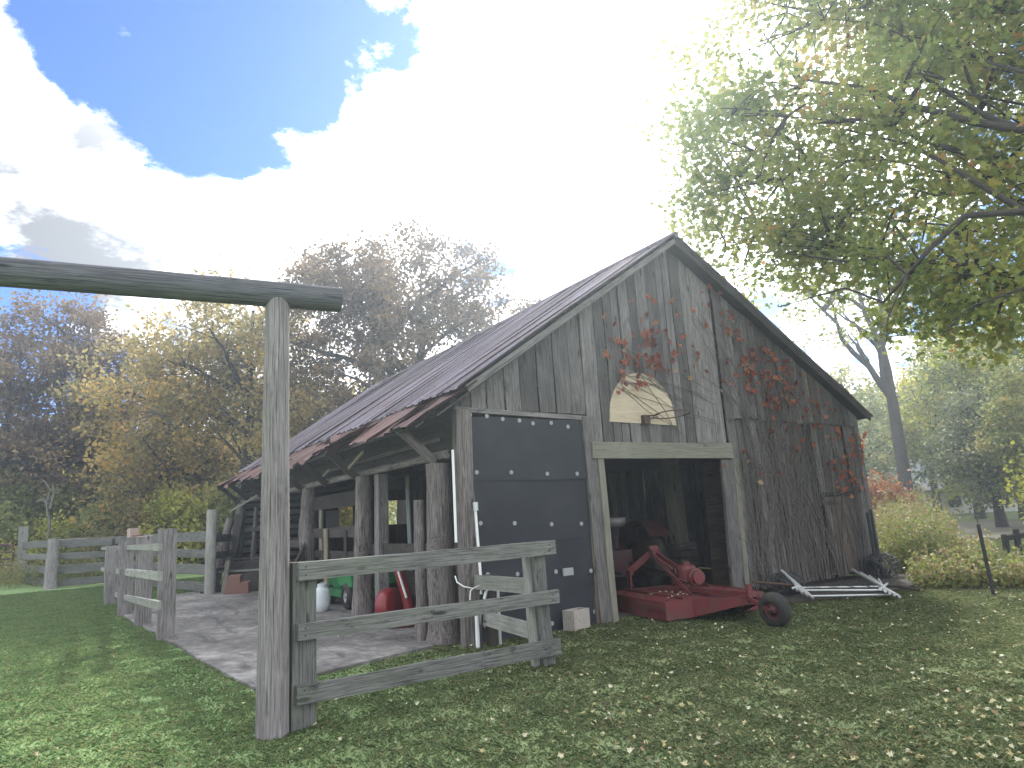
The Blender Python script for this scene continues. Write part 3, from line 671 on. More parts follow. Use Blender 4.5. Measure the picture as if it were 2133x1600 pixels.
# ------------------------------------------------------------------ log gateway in the foreground
gate = thing('log_gateway', 'tall grey round post carrying a horizontal log beam over the lawn', 'gateway', (-2.78, -2.16, 0))
log('post', (-2.79, -2.17, -.1), (-2.765, -2.14, 3.55), .128, .100, 'postgrey', gate, n=20, seg=26, lump=.022, knots=0)
dirb = (Vector((-4.78, -1.90, 0))-Vector((-2.24, -2.19, 0))).normalized()
e0 = Vector((-2.22, -2.20, 3.60)); log('crossbeam', e0, e0+dirb*5.6+Vector((0, 0, .02)), .112, .118, 'beamlog', gate, n=20, seg=24, lump=.025)
e1 = e0+dirb*5.2; log('post', (e1.x, e1.y, -.1), (e1.x, e1.y, 3.52), .128, .105, 'postgrey', gate, n=20, seg=20, lump=.022)

# ------------------------------------------------------------------ near fence section
fence = thing('board_fence', 'short three rail fence section with thick posts beside the round gate post', 'fence', (-2.56, -2.15, 0))
fl, fr = Vector((-2.56, -2.12, 0)), Vector((.14, -1.70, 0)); fd = (fr-fl).normalized(); fn = Vector((fd.y, -fd.x, 0))
plank('post', fl+Vector((-.005, 0, -.1)), fl+Vector((.01, 0, 1.30)), .21, .15, 'fence', fence, face=fn, rough=.008)
plank('post', fr+Vector((0, .02, -.1)), fr+Vector((-.06, .02, 1.14)), .17, .15, 'fence', fence, face=fn, rough=.008)
plank('board', fr-fd*.13+Vector((0, .03, .0)), fr-fd*.18+Vector((0, .03, 1.13)), .10, .05, 'fence_pale', fence, face=fn, rough=.006)
def fx_(px, py):
    # point on the face plane of the fence rails
    d = ray(px, py); o_ = fl+fn*.10; k_ = (o_-CAM).dot(fn)/d.dot(fn); return CAM+d*k_
for (xa, ya0, ya1, xb, yb0, yb1) in ((620, 1172, 1210, 1155, 1126, 1154), (619, 1301, 1336, 1162, 1228, 1256), (617, 1429, 1469, 1166, 1328, 1361)):
    a0, a1, b0, b1 = fx_(xa, ya0), fx_(xa, ya1), fx_(xb, yb0), fx_(xb, yb1)
    plank('rail', (a0+a1)/2, (b0+b1)/2, (a0-a1).length, .045, 'fence', fence, face=fn, w1=(b0-b1).length*1.02, rough=.006, seg=5)
    for (q_, k_) in (((a0*.72+a1*.28), .06), ((a0*.28+a1*.72), .06), ((b0*.72+b1*.28), -.10), ((b0*.28+b1*.72), -.10)):
        B().lathe(q_+fd*k_+fn*.024, fn, [(-.01, .007), (.003, .008), (.005, 0)], 8, False).build('nail', 'rust', fence)
for (z_, zb_) in ((.80, .78), (.33, .37)):
    plank('rail', (.12, -1.60, z_), (.16, -.17, zb_), .17, .04, 'fence_pale', fence, face=(-1, 0, 0), rough=.006)
plank('post', (.30, -.30, -.05), (.30, -.30, .86), .12, .10, 'inner', fence, face=(0, -1, 0))

# ------------------------------------------------------------------ small three-rail fence on the slab edge
f2 = thing('board_fence', 'low grey board fence of four posts along the left edge of the concrete', 'fence', (-3.0, 6, 0))
P4 = [(-2.89, 4.19, 1.66), (-3.03, 6.42, 1.58), (-3.20, 8.52, 1.52), (-3.33, 11.5, 1.42)]
for i, (x_, y_, h_) in enumerate(P4): plank('post', (x_, y_, -.1), (x_-.02, y_, h_-.02*i), .25 if i == 0 else .26, .2, 'postgrey', f2, face=(0, -1, 0), rough=.01)
for (pa, pb, za, zb, px_) in ((335, 212, (1131, 1146), (1136, 1148), 0), (335, 212, (1190, 1210), (1178, 1194), 1), (332, 213, (1252, 1270), (1225, 1238), 2)):
    def w_(px, py):
        return on(px, py, 0, -3.06-.12*((335-px)/125.0)-.10)
    a, b_ = w_(pa, sum(za)/2), w_(pb, sum(zb)/2)
    plank('rail', a, b_, abs(w_(pa, za[0]).z-w_(pa, za[1]).z), .05, 'fence_pale', f2, face=(-1, 0, 0), rough=.008)
lb = thing('clay_block', 'small pinkish clay block sitting on top of the low slab fence', 'block', (-3.12, 8.2, 1.56))
B().box((-3.13, 8.2, 1.64), (.17, .15, .18), Matrix.Rotation(.3, 3, 'Z')).build('block', 'pinkclay', lb); B().box((-3.08, 7.7, 1.575), (.1, .34, .04), Matrix.Rotation(.2, 3, 'Z')).build('chip', 'brick', lb)

# ------------------------------------------------------------------ far paddock fence and tube gate
f3 = thing('board_fence', 'long old paddock fence in front of the woods beyond the lawn', 'fence', (-2.5, 18, 0))
Bq, Cq = gr(112, 28.5), gr(46, 33.5)
log('post', (-1.16, 11.34, 0), (-1.15, 11.34, 2.12), .135, .125, 'fence_pale', f3, lump=.05)
log('post', Bq+Vector((-.05, -.3, 0)), Bq+Vector((-.02, -.3, 1.62)), .19, .15, 'postgrey', f3, lump=.08, flare=.03)
plank('post', Cq, Cq+Vector((0, 0, 2.15)), .3, .25, 'fence_pale', f3)
for p in ((-1.9, 15.0), (-2.9, 20.0)): plank('post', (*p, 0), (*p, 1.5), .17, .15, 'inner', f3, face=(-.9, -.4, 0))
for (z_, wd) in ((1.45, .26), (1.02, .2), (.60, .27), (.18, .22)):
    for (a, b_) in ((Vector((-1.16, 11.5, 0)), Vector((-2.9, 20.0, 0))), (Vector((-2.9, 20.0, 0)), Bq), (Bq, Cq)):
        plank('rail', a+Vector((0, 0, z_+R_.uniform(-.03, .03))), b_+Vector((0, 0, z_+R_.uniform(-.04, .04))), wd*R_.uniform(.9, 1.05), .05, 'fence', f3, face=(-.95, -.3, 0), rough=.02)
for i in range(3):
    a = Vector((-1.1, 11.4, 0)); plank('rail', a+Vector((0, 0, 1.38-i*.42)), Vector((-.1, 13.7, 1.38-i*.42)), .18, .05, 'fence', f3, face=(-.9, -.4, 0), rough=.02)
tg = thing('tube_gate', 'red tubular farm gate with rounded corner at the end of the paddock fence', 'gate', gr(25, 33.8))
g0 = gr(28, 34.0); gd = (gr(-60, 36)-g0).normalized(); gp = lambda u, z: g0+gd*u+Vector((0, 0, z))
B().tube([gp(.05, .15), gp(.0, .5), gp(0, 1.25), gp(.1, 1.42), gp(.3, 1.5), gp(3.6, 1.5), gp(3.7, 1.4), gp(3.7, .15)], .045, 8).build('frame', 'reddark', tg)
for z in (.2, .45, .7, .95, 1.2): B().tube([gp(.02, z), gp(3.7, z)], .033, 6).build('bar', 'reddark', tg)

# ------------------------------------------------------------------ rotary mower in the doorway
mow = thing('rotary_mower', 'red tractor drawn rotary mower sticking out of the barn doorway', 'mower', (3.4, -2.05, 0), rot=-math.atan2(.2, .98))
hd = Vector((.2, .98, 0)).normalized(); hr = Vector((hd.y, -hd.x, 0)); O = Vector((3.4, -2.05, 0))
def lo_(u, v, z): return O+hr*u+hd*v+Vector((0, 0, z))
out = [(-.84, 1.16), (-.44, 1.10), (-.16, .42), (.16, .42), (.44, 1.10), (.84, 1.16), (.88, 1.6), (.88, 2.75), (.6, 2.95), (-.6, 2.95), (-.88, 2.75), (-.88, 1.6)]
zt_ = [.27, .28, .36, .36, .28, .27, .27, .27, .27, .27, .27, .27]; zb_ = [.03, .05, .24, .24, .05, .03, .03, .03, .03, .03, .03, .03]
dk = B(); n = len(out); V = [lo_(u, v, z) for (u, v), z in zip(out, zt_)]+[lo_(u*.98, v, z-.02) for (u, v), z in zip(out, zt_)]
dk.add(V, [tuple(range(n)), tuple(range(n, 2*n))[::-1]]+[(i, n+i, n+(i+1) % n, (i+1) % n) for i in range(n)]); dk.build('deck', 'red', mow)
for i in range(n):
    j = (i+1) % n; a0, a1 = lo_(*out[i], zt_[i]+.008), lo_(*out[j], zt_[j]+.008); b0, b1 = lo_(*out[i], zb_[i]), lo_(*out[j], zb_[j])
    nn = (a1-a0).cross(Vector((0, 0, 1))).normalized(); s_ = B(); vs = [a0, a1, b1, b0]; ctr = lo_(0, 1.9, .2)
    if nn.dot(ctr-(a0+b1)/2) < 0: nn = -nn
    s_.add(vs+[v+nn*.012 for v in vs], [(0, 1, 2, 3), (7, 6, 5, 4), (0, 4, 5, 1), (1, 5, 6, 2), (2, 6, 7, 3), (3, 7, 4, 0)]); s_.build('skirt', 'red', mow)
for (u, v) in ((-.85, 1.5), ):
    plank('skid_plate', lo_(-.895, 1.1, .2), lo_(-.895, 1.9, .2), .06, .012, 'red', mow, face=-hr)
B().lathe(lo_(.02, 1.85, .27), (0, 0, 1), [(0, .2), (.05, .2), (.055, .13), (.16, .12), (.17, .15), (.36, .15), (.40, .12), (.42, .06), (.46, .06), (.465, 0)], 14, False).build('gearbox', 'red', mow)
B().lathe(lo_(.02, 1.66, .52), hd*-1, [(0, .13), (.05, .13), (.055, .1), (.12, .1), (.121, 0)], 16, False).build('gearbox_cap', 'red', mow)
B().tube([lo_(.02, 2.0, .5), lo_(.05, 3.6, .62)], .035, 8).build('drive_shaft', 'darksteel', mow)
plank('boom', lo_(0, 1.9, .33), lo_(0, .36, .38), .12, .07, 'red', mow, face=(0, 0, 1))
ap = lo_(0, 2.75, .83)
for s in (-1, 1):
    plank('hitch_mast', lo_(.42*s, 2.85, .28), lo_(.42*s, 2.85, .58), .12, .03, 'red', mow, face=hr); plank('hitch_mast', lo_(.42*s, 2.85, .56), ap+hr*.06*s, .10, .03, 'red', mow, face=hd*-1)
    plank('hitch_brace', ap+hr*.05*s, lo_(.22*s, 1.45, .30), .07, .02, 'red', mow, face=hr)
plank('hitch_block', ap-Vector((0, 0, .05)), ap+Vector((0, 0, .12)), .16, .08, 'red', mow, face=hd*-1)
for (u, v) in ((-.72, 1.3), (-.72, 1.9), (-.72, 2.5), (.72, 1.3), (.72, 1.9), (-.3, 1.2), (.3, 1.2), (-.12, 1.5), (.12, 1.5)):
    B().lathe(lo_(u, v, .282), (0, 0, 1), [(-.012, .018), (.012, .018), (.013, 0)], 6, False).build('bolt', 'rust', mow)
for u in (-.5, .5): plank('deck_rib', lo_(u, 1.2, .295), lo_(u, 2.85, .295), .05, .04, 'red', mow, face=(0, 0, 1))
B().tube([lo_(-.06, 2.7, .9), lo_(-.22, 2.3, .72), lo_(-.16, 1.9, .5), lo_(-.1, 1.7, .45)], .012, 6).build('chain', 'rust', mow)
# tail wheel
wc = lo_(.05, .02, .215)
wa = (hr*.95+Vector((0, 0, .12))+hd*.25).normalized()
ty = B().lathe(wc-wa*.085, wa, [(0, .12), (.0, .17), (.02, .2), (.06, .215), (.085, .217), (.11, .215), (.15, .2), (.17, .17), (.17, .12)], 28); o = ty.build('tail_wheel', 'tyre', mow)
B().lathe(wc-wa*.08, wa, [(.02, .125), (.035, .1), (.03, .05), (.0, .045), (-.01, .0)], 18).lathe(wc+wa*.08, wa*-1, [(.02, .125), (.035, .1), (.03, .05), (.0, .045), (-.01, .0)], 18).build('rim', 'reddark', o)
for s in (-1, 1): plank('fork_arm', wc+wa*.11*s, lo_(.05*s, .45, .36), .05, .014, 'red', mow, face=wa)
B().tube([wc-wa*.13, wc+wa*.13], .018, 8).build('axle', 'darksteel', mow)
B().tube([lo_(0, .42, .28), lo_(0, .42, .5)], .04, 10).build('pivot', 'red', mow)
# leaves lying on the deck come with the litter below

# ------------------------------------------------------------------ tractor inside
tr = thing('tractor', 'old red tractor parked in the dark inside the barn behind the mower', 'tractor', lo_(0, 4.6, 0), rot=-math.atan2(.2, .98))
B().box(lo_(0, 5.2, .85), (.5, 1.7, .5), Matrix.Rotation(-.2, 3, 'Z')).build('hood', 'reddark', tr)
B().box(lo_(0, 4.3, .62), (.42, 1.0, .45), Matrix.Rotation(-.2, 3, 'Z')).build('transmission', 'reddark', tr)
for s in (-1, 1):
    c_ = lo_(.78*s, 4.3, .62); wh = B().lathe(c_-hr*.17, hr, [(0, .34), (0, .5), (.04, .58), (.13, .62), (.21, .62), (.30, .58), (.34, .5), (.34, .34)], 26).build('wheel', 'tyre', tr)
    B().lathe(c_-hr*.12*s, hr*s*-1, [(.0, .36), (.06, .3), (.05, .12), (.1, .1), (.1, 0)], 18).build('rim', 'reddark', wh)
    fd_ = B(); arc = [(4.3+.72*cos(a), .62+.72*sin(a)) for a in [pi*(.05+.75*i/8) for i in range(9)]]
    for i in range(8): fd_.add([lo_(.56*s, *arc[i]), lo_(1.0*s, *arc[i]), lo_(1.0*s, *arc[i+1]), lo_(.56*s, *arc[i+1])], [(0, 1, 2, 3)])
    fd_.build('fender', 'reddark', tr)
    c_ = lo_(.5*s, 6.0, .3); B().lathe(c_-hr*.08, hr, [(0, .14), (0, .24), (.05, .3), (.11, .3), (.16, .24), (.16, .14)], 20).build('front_wheel', 'tyre', tr)
    plank('lower_arm', lo_(.36*s, 3.2, .5), lo_(.3*s, 4.2, .5), .06, .03, 'darksteel', tr, face=hr)
B().lathe(lo_(0, 4.05, 1.26), (0, 0, 1), [(0, .0), (.0, .18), (.06, .23), (.16, .25), (.16, .235), (.07, .21), (.03, .16), (.03, 0)], 18).build('seat', 'seat', tr)
plank('seat_post', lo_(0, 4.1, .8), lo_(0, 4.05, 1.27), .08, .03, 'darksteel', tr)
B().tube([lo_(.2*cos(a), 4.75+.16*sin(a), 1.32+.06*sin(a)) for a in [2*pi*i/20 for i in range(21)]], .014, 6, False).build('steering_wheel', 'darksteel', tr)
B().tube([lo_(0, 4.75, 1.3), lo_(0, 5.2, 1.0)], .02, 6).build('steering_column', 'darksteel', tr)
plank('side_plate', lo_(-.62, 3.5, .55), lo_(-.62, 3.5, 1.2), .22, .03, 'reddark', tr, face=hd*-1)

# ------------------------------------------------------------------ things under the open side
tk = thing('propane_tank', 'small white propane cylinder standing on the slab by a log post', 'gas tank', (-.2, 5.1, .035))
B().lathe((-.2, 5.1, .05), (0, 0, 1), [(0, .12), (.02, .13), (.05, .15), (.1, .155), (.30, .155), (.36, .14), (.40, .09), (.42, .03), (.43, 0)], 22).build('cylinder', 'tank', tk)
B().lathe((-.2, 5.1, .02), (0, 0, 1), [(0, .11), (.05, .11)], 18).build('foot_ring', 'tank', tk)
B().lathe((-.2, 5.1, .42), (0, 0, 1), [(0, .085), (.10, .085)], 14).build('collar', 'tank', tk); B().tube([(-.2, 5.1, .46), (-.2, 5.1, .54)], .025, 8).build('valve', 'galv', tk)
gm = thing('riding_mower', 'green riding mower with big black tyres parked under the open side', 'lawn mower', (.55, 5.2, .03))
g = lambda x, y, z: Vector((.55+x, 5.2+y, .03+z))
for (x_, y_, r_, w_) in ((-.32, -.42, .25, .22), (.42, -.42, .25, .22), (-.3, .8, .19, .15), (.4, .8, .19, .15)):
    c_ = g(x_, y_, r_); wh = B().lathe(c_-Vector((w_/2, 0, 0)), (1, 0, 0), [(0, r_*.5), (0, r_*.8), (w_*.2, r_*.97), (w_*.5, r_), (w_*.8, r_*.97), (w_, r_*.8), (w_, r_*.5)], 22).build('wheel', 'tyre', gm)
    B().lathe(c_-Vector((w_/2-.02, 0, 0)), (1, 0, 0), [(0, r_*.52), (.03, r_*.4), (.02, r_*.15), (-.01, .02), (-.01, 0)], 14).build('rim', 'washer', wh)
hb = B(); hb.prism([g(-.40, -.75, .42), g(-.40, .05, .42), g(-.40, .10, .60), g(-.40, -.1, .68), g(-.40, -.70, .62)], (.95, 0, 0)); hb.build('rear_fender', 'green', gm)
hb = B(); hb.prism([g(-.28, .25, .3), g(-.28, 1.1, .3), g(-.28, 1.15, .5), g(-.28, .9, .72), g(-.28, .25, .78)], (.66, 0, 0)); hb.build('hood', 'green', gm)
B().box(g(.08, .2, .26), (.9, 1.0, .14)).build('deck', 'green', gm)
B().box(g(.08, -.3, .74), (.45, .4, .10)).box(g(.08, -.5, .92), (.45, .1, .34)).build('seat', 'darksteel', gm)
B().tube([g(.08+.16*cos(a), .22+.1*sin(a), .98+.08*sin(a)) for a in [2*pi*i/16 for i in range(17)]], .014, 6, False).build('steering_wheel', 'darksteel', gm)
rd = thing('leaf_blower', 'red drum housing with a slanted red tube standing by the corner log post', 'yard machine', (.1, 2.2, .04))
B().lathe((-.12, 2.25, .30), (.55, -.75, .12), [(0, 0), (0, .24), (.03, .27), (.12, .28), (.2, .27), (.23, .24), (.23, 0)], 24).build('housing', 'red2', rd)
B().lathe((.1, 2.1, .08), (0, 0, 1), [(-.03, .3), (.02, .32), (.03, .2), (.03, 0)], 20).build('base', 'red2', rd)
B().tube([(.18, 1.95, .22), (.12, 1.98, .55), (.02, 2.05, .95)], [.09, .075, .07], 12).build('chute', 'red2', rd)
B().tube([(.10, 1.88, .45), (.01, 1.96, .84)], .018, 6).build('stripe', 'pvc', rd)
ld_ = thing('stepladder', 'thin pale stepladder leaning behind the corner log post', 'ladder', (.25, 1.5, .03))
for (a, b_) in (((.12, 1.62, .03), (.18, 1.55, 1.0)), ((.32, 1.25, .03), (.2, 1.5, 1.02)), ((.3, 1.7, .03), (.22, 1.58, 1.0)), ((.5, 1.3, .03), (.26, 1.52, 1.0))): plank('leg', a, b_, .035, .02, 'newwood', ld_, face=(-1, 0, 0))
plank('step', (.16, 1.38, .52), (.3, 1.66, .50), .14, .03, 'fence_pale', ld_, face=(-.4, -.5, .6))
# conduit, stand pipe, hydrant
c1 = thing('conduit', 'thin white conduit fixed to the corner post of the barn', 'pipe', on(942, 935, 1, -.16))
B().tube([on(943, 937, 1, -.16), on(950, 1130, 1, -.16)], .018, 8).build('pipe', 'pvc', c1); B().tube([on(950, 1130, 1, -.16), on(950, 1160, 1, -.16)], .022, 8).build('coupling', 'darksteel', c1)
c2 = thing('pvc_pipe', 'tall white pipe with a grey cap standing before the black mats', 'pipe', (.25, -.2, 0))
B().tube([on(990, 1060, 1, -.2), on(1003, 1225, 1, -.2), on(1002, 1238, 1, -.2)], .019, 8).build('pipe', 'pvc', c2); B().tube([on(990, 1046, 1, -.2), on(991, 1064, 1, -.2)], .036, 10).build('cap', 'galv', c2)
B().tube([on(993, 1281, 1, -.25), on(994, 1300, 1, -.25), on(996, 1362, 1, -.25)], .026, 10).build('lower_pipe', 'pvc', c2)
c3 = thing('yard_hydrant', 'grey metal yard hydrant with a curved spout behind the near fence', 'water tap', (.45, -.35, 0))
hx = on(1040, 1300, 1, -.35).x
B().tube([(hx, -.35, 0), (hx, -.35, .72)], .022, 8).build('riser', 'galv', c3); B().lathe((hx, -.35, .68), (0, 0, 1), [(0, .03), (.06, .045), (.12, .04), (.16, .02), (.17, 0)], 12).build('head', 'rust', c3)
B().tube([(hx, -.35, .70), (hx-.09, -.36, .72), (hx-.17, -.36, .68), (hx-.2, -.36, .58)], .022, 8).build('spout', 'galv', c3); B().tube([(hx+.02, -.35, .80), (hx+.1, -.36, .72), (hx+.16, -.36, .5)], .012, 6).build('handle', 'darksteel', c3)
h1 = thing('garden_hose', 'black hose hanging from the yard hydrant to the ground', 'hose', (hx+.2, -.4, 0))
B().tube([(hx-.2, -.36, .56), (hx-.26, -.4, .45), (hx-.3, -.42, .2), (hx-.3, -.43, .02)], .016, 7).build('hose', 'darksteel', h1); B().tube([(hx+.12, -.75, .62), (hx+.19, -.8, .4), (hx+.2, -.8, .02)], .018, 7).build('hose', 'tyre', h1)
cb = thing('cord', 'thin white cord looped from the corner post to the fence rail', 'cord', (.2, -.5, .8))
B().tube([on(948, 1200, 1, -.25), on(952, 1213, 1, -.3), on(966, 1222, 1, -.4), on(985, 1226, 1, -.4), on(1000, 1220, 1, -.35), on(1008, 1221, 1, -.3)], .008, 5).tube([on(985, 1226, 1, -.4), on(980, 1231, 1, -.4), on(979, 1250, 1, -.4)], .008, 5).build('cord_line', 'pvc', cb)
# concrete block
k = thing('concrete_block', 'hollow concrete block standing on end in front of the black mats', 'concrete block', (1.72, -.12, 0), rot=.25)
kb = B(); s_ = .2; rz = Matrix.Rotation(.25, 3, 'Z'); kc = Vector((1.72, -.14, 0))
for (x_, y_, sx, sy) in ((-.15, 0, .04, .2), (.15, 0, .04, .2), (0, -.085, .26, .03), (0, .085, .26, .03)): kb.box(kc+rz @ Vector((x_, y_, .13)), (sx, sy, .27), rz)
kb.build('shell', 'concrete_block', k)
# lumber and brick at the rear end of the slab
lu = thing('lumber_stack', 'rough stack of old boards at the far end of the slab', 'lumber pile', (-.2, 11.0, 0))
for (a, b_, z, wd, mt) in (((-.9, 11.6), (.5, 10.0), .12, .2, 'inner'), ((-.7, 12.0), (.4, 10.2), .34, .26, 'inner'), ((-.95, 11.9), (.45, 10.6), .52, .05, 'fence_pale'), ((-.6, 12.4), (.5, 10.9), .62, .24, 'siding_dark'), ((-.5, 12.4), (.5, 11.0), .80, .05, 'siding')):
    plank('plank', (*a, z), (*b_, z+.03), wd, .05, mt, lu, face=(-.75, -.6, 0), rough=.012)
plank('plank', (-.85, 11.2, .04), (-.72, 11.5, .8), .14, .04, 'beamwood', lu, face=(-.75, -.6, 0)); plank('plank', (-1.0, 12.0, .04), (-.8, 12.2, 1.2), .16, .05, 'log', lu, face=(-.75, -.6, 0))
plank('plank', (-1.3, 11.6, .06), (-.2, 12.2, .10), .16, .05, 'inner', lu, face=(0, 0, 1))
bs = thing('clay_slab', 'broken slab of red clay leaning on the board stack', 'brick slab', (-.45, 10.6, .03))
bb = B(); bb.prism([(-.95, 10.75, .04), (-.45, 10.3, .04), (-.45, 10.3, .30), (-.62, 10.45, .30), (-.62, 10.45, .46), (-.85, 10.66, .46)], (.09, .1, .03)); bb.build('slab', 'brick', bs)
st = thing('wooden_block', 'short cut timber block on the slab by the gate post', 'wood block', (-.6, 5.9, .03)); B().box((-.65, 5.95, .16), (.2, .25, .26)).build('block', 'beamwood', st)
sp = thing('step_board', 'brown side board leaning between gate post and fence', 'board', (-.9, 4.6, .03))
plank('plank', on(628, 1150, 0, -.12), on(600, 1205, 0, -.55), .5, .04, 'siding_brown', sp, face=(-1, -.2, 0))
nb = thing('rag', 'tiny pink and dark scrap lying at the slab edge under the low fence', 'scrap', (-2.75, 5.6, .04))
B().lathe((-2.78, 5.6, .035), (0, 0, 1), [(0, .07), (.05, .08), (.1, .04), (.12, 0)], 9).build('scrap', 'pinkclay', nb); B().lathe((-2.83, 5.65, .10), (.2, 0, 1), [(0, .05), (.08, .05), (.16, .015), (.18, 0)], 8).build('tip', 'darksteel', nb)

# ------------------------------------------------------------------ chain link panels, wire rolls, posts at the right
g_ = 'chain link panels lying by the barn'
lab = ['bottom chain link kennel panel lying flat on the grass', 'second chain link panel from the bottom of the flat pile', 'third chain link panel from the bottom of the flat pile', 'fourth chain link panel up in the flat pile', 'topmost chain link panel of the pile leaning on wire rolls']
bl, brr, tl, trr = on(1688, 1247, 2, .03), on(1872, 1243, 2, .03), on(1630, 1192, 1, -.35), on(1777, 1190, 1, -.35)
tl.z, trr.z = min(tl.z, .5), min(trr.z, .5)
for i in range(5):
    A, Bp = on(1694-11*i, 1246-5*i, 2, .07+.03*i), on(1874-10*i, 1243-4*i, 2, .07+.03*i)
    T1, T2 = on(1629+9*i, 1190+8*i, 1, -.45-.10*i), on(1777+18*i, 1188+7*i, 1, -.45-.10*i)
    pn = thing('chain_link_panel', lab[i], 'fence panel', A, g_)
    fr_ = lambda u, v: (A*(1-u)+Bp*u)*(1-v)+(T1*(1-u)+T2*u)*v
    tubes = [(fr_(0, 0), fr_(0, 1.02+.03*i), .024), (fr_(1, 0), fr_(1, 1.02+.02*i), .024), (fr_(0, .07), fr_(1, .07), .016)][:3 if i in (0, 3) else 2]
    if i == 4: tubes.append((fr_(0, .40), fr_(1, .40), .015))
    for (q0, q1, rr_) in tubes: B().tube([q0, q1], rr_, 8).build('pipe', 'galv', pn)
    me_ = B()
    for j in range(5):
        u0 = j/5; me_.tube([fr_(u0, .07), fr_(min(1, u0+.3), .07+.85*min(1, (1-u0)/.3))], .0022, 3, False); me_.tube([fr_(u0+.05, .9), fr_(min(1, u0+.35), .9-.83*min(1, (.95-u0)/.3))], .0022, 3, False)
    tag(me_.build('wire_mesh', 'wire', pn), kind='stuff')
def wire_roll(name, label, p0, p1, rad_, seed):
    rr = random.Random(seed); o_ = thing(name, label, 'wire roll', p0, 'rolls of old fence wire by the barn'); p0, p1 = Vector(p0), Vector(p1); d = (p1-p0); u = d.normalized().orthogonal().normalized(); v = d.normalized().cross(u)
    b1 = B()
    for i in range(16):
        c_ = p0+d*(i/15); b1.tube([c_+(u*cos(a)*(1+.1*sin(i))+v*sin(a))*(rad_*(1-.45*a/(4*pi)))+Vector((rr.uniform(-.05, .05), rr.uniform(-.04, .04), rr.uniform(-.05, .05))) for a in [4*pi*k_/26 for k_ in range(27)]], .007, 3, False)
    b1.build('coil', 'wire', o_); b2 = B()
    for k_ in range(30):
        a = 4*pi*k_/30; r2 = rad_*(1-.45*a/(4*pi)); b2.tube([p0+(u*cos(a)+v*sin(a))*r2-d*.03, p1+(u*cos(a)+v*sin(a))*r2+d*.03], .005, 3, False)
    b2.build('cross_wires', 'wire', o_)
q = on(1580, 1215, 1, -.5); wire_roll('wire_roll', 'tangled dark wire roll by the right door post of the barn', (5.62, -.42, .2), (6.05, -.5, .18), .19, 1)
wire_roll('wire_roll', 'large dark wire roll leaning at the right corner of the barn', (8.45, -.34, .20), (9.1, -.28, .26), .23, 2)
po = thing('steel_rod', 'rusty rod resting across the tangled wire roll', 'rod', (5.9, -.6, .4)); a_, b_ = on(1568, 1212, 1, -.7), on(1660, 1220, 1, -.7); B().tube([a_, b_], .02, 6).build('rod', 'rust', po)
rk = thing('long_stick', 'long dark stick lying on grass behind the chain link pile', 'stick', (8, -1, 0)); a_, b_ = on(1840, 1222, 2, .05), on(1915, 1230, 2, .03); B().tube([a_, (a_+b_)/2+Vector((0, 0, .03)), b_], .025, 6).build('stick', 'bark', rk)
def tpost(label, p, h, lean, top=0):
    o_ = thing('steel_fence_post', label, 'fence post', p, 'steel fence posts right of the barn'); p = Vector(p); q = p+Vector((lean[0], lean[1], h)); b1 = B(); d = (q-p)
    plank('stake', p, q, .05, .012, 'darksteel', o_, face=(-.8, -.6, 0), rough=.001); plank('rib', p+Vector((.01, .018, 0)), q+Vector((.01, .018, 0)), .035, .012, 'darksteel', o_, face=(.6, -.8, 0), rough=.001)
    b2 = B()
    for i in range(int(h/.09)): b2.box(p+d*((i+.5)*.09/h)-Vector((.016, .012, 0)), (.018, .018, .022))
    b2.build('studs', 'darksteel', o_)
    if top: B().tube([q, q+Vector((-.02, 0, top))], .008, 5).build('wire_end', 'wire', o_)
pz = on(2070, 1241, 2, 0); tpost('dark steel fence post leaning alone on the lawn before the weeds', pz, 1.05, (-.05, .02), .12)
pz = at(1834, 1190, 15.2); tpost('steel fence post close against the right corner of the barn', (pz.x, pz.y, 0), 1.3, (-.03, 0))
pz = at(1826, 1190, 15.0); tpost('rusty steel fence post half hidden by the barn corner board', (pz.x, pz.y, 0), 1.25, (-.03, 0))
hr_ = thing('hitching_rail', 'dark timber rail on two posts at the edge of the field', 'rail', on(2105, 1182, 2, 0)); a_, b_ = at(2102, 1172, 17.8), at(2128, 1170, 17.8)
for p_ in (a_, b_): plank('post', (p_.x, p_.y, 0), (p_.x, p_.y, .62 if p_ is a_ else .72), .09, .09, 'siding_dark', hr_)
p_ = at(2165, 1170, 17.8); plank('post', (p_.x, p_.y, 0), (p_.x, p_.y, .7), .09, .09, 'siding_dark', hr_); plank('beam', (a_.x, a_.y, .55), (p_.x, p_.y, .62), .1, .08, 'siding_dark', hr_)

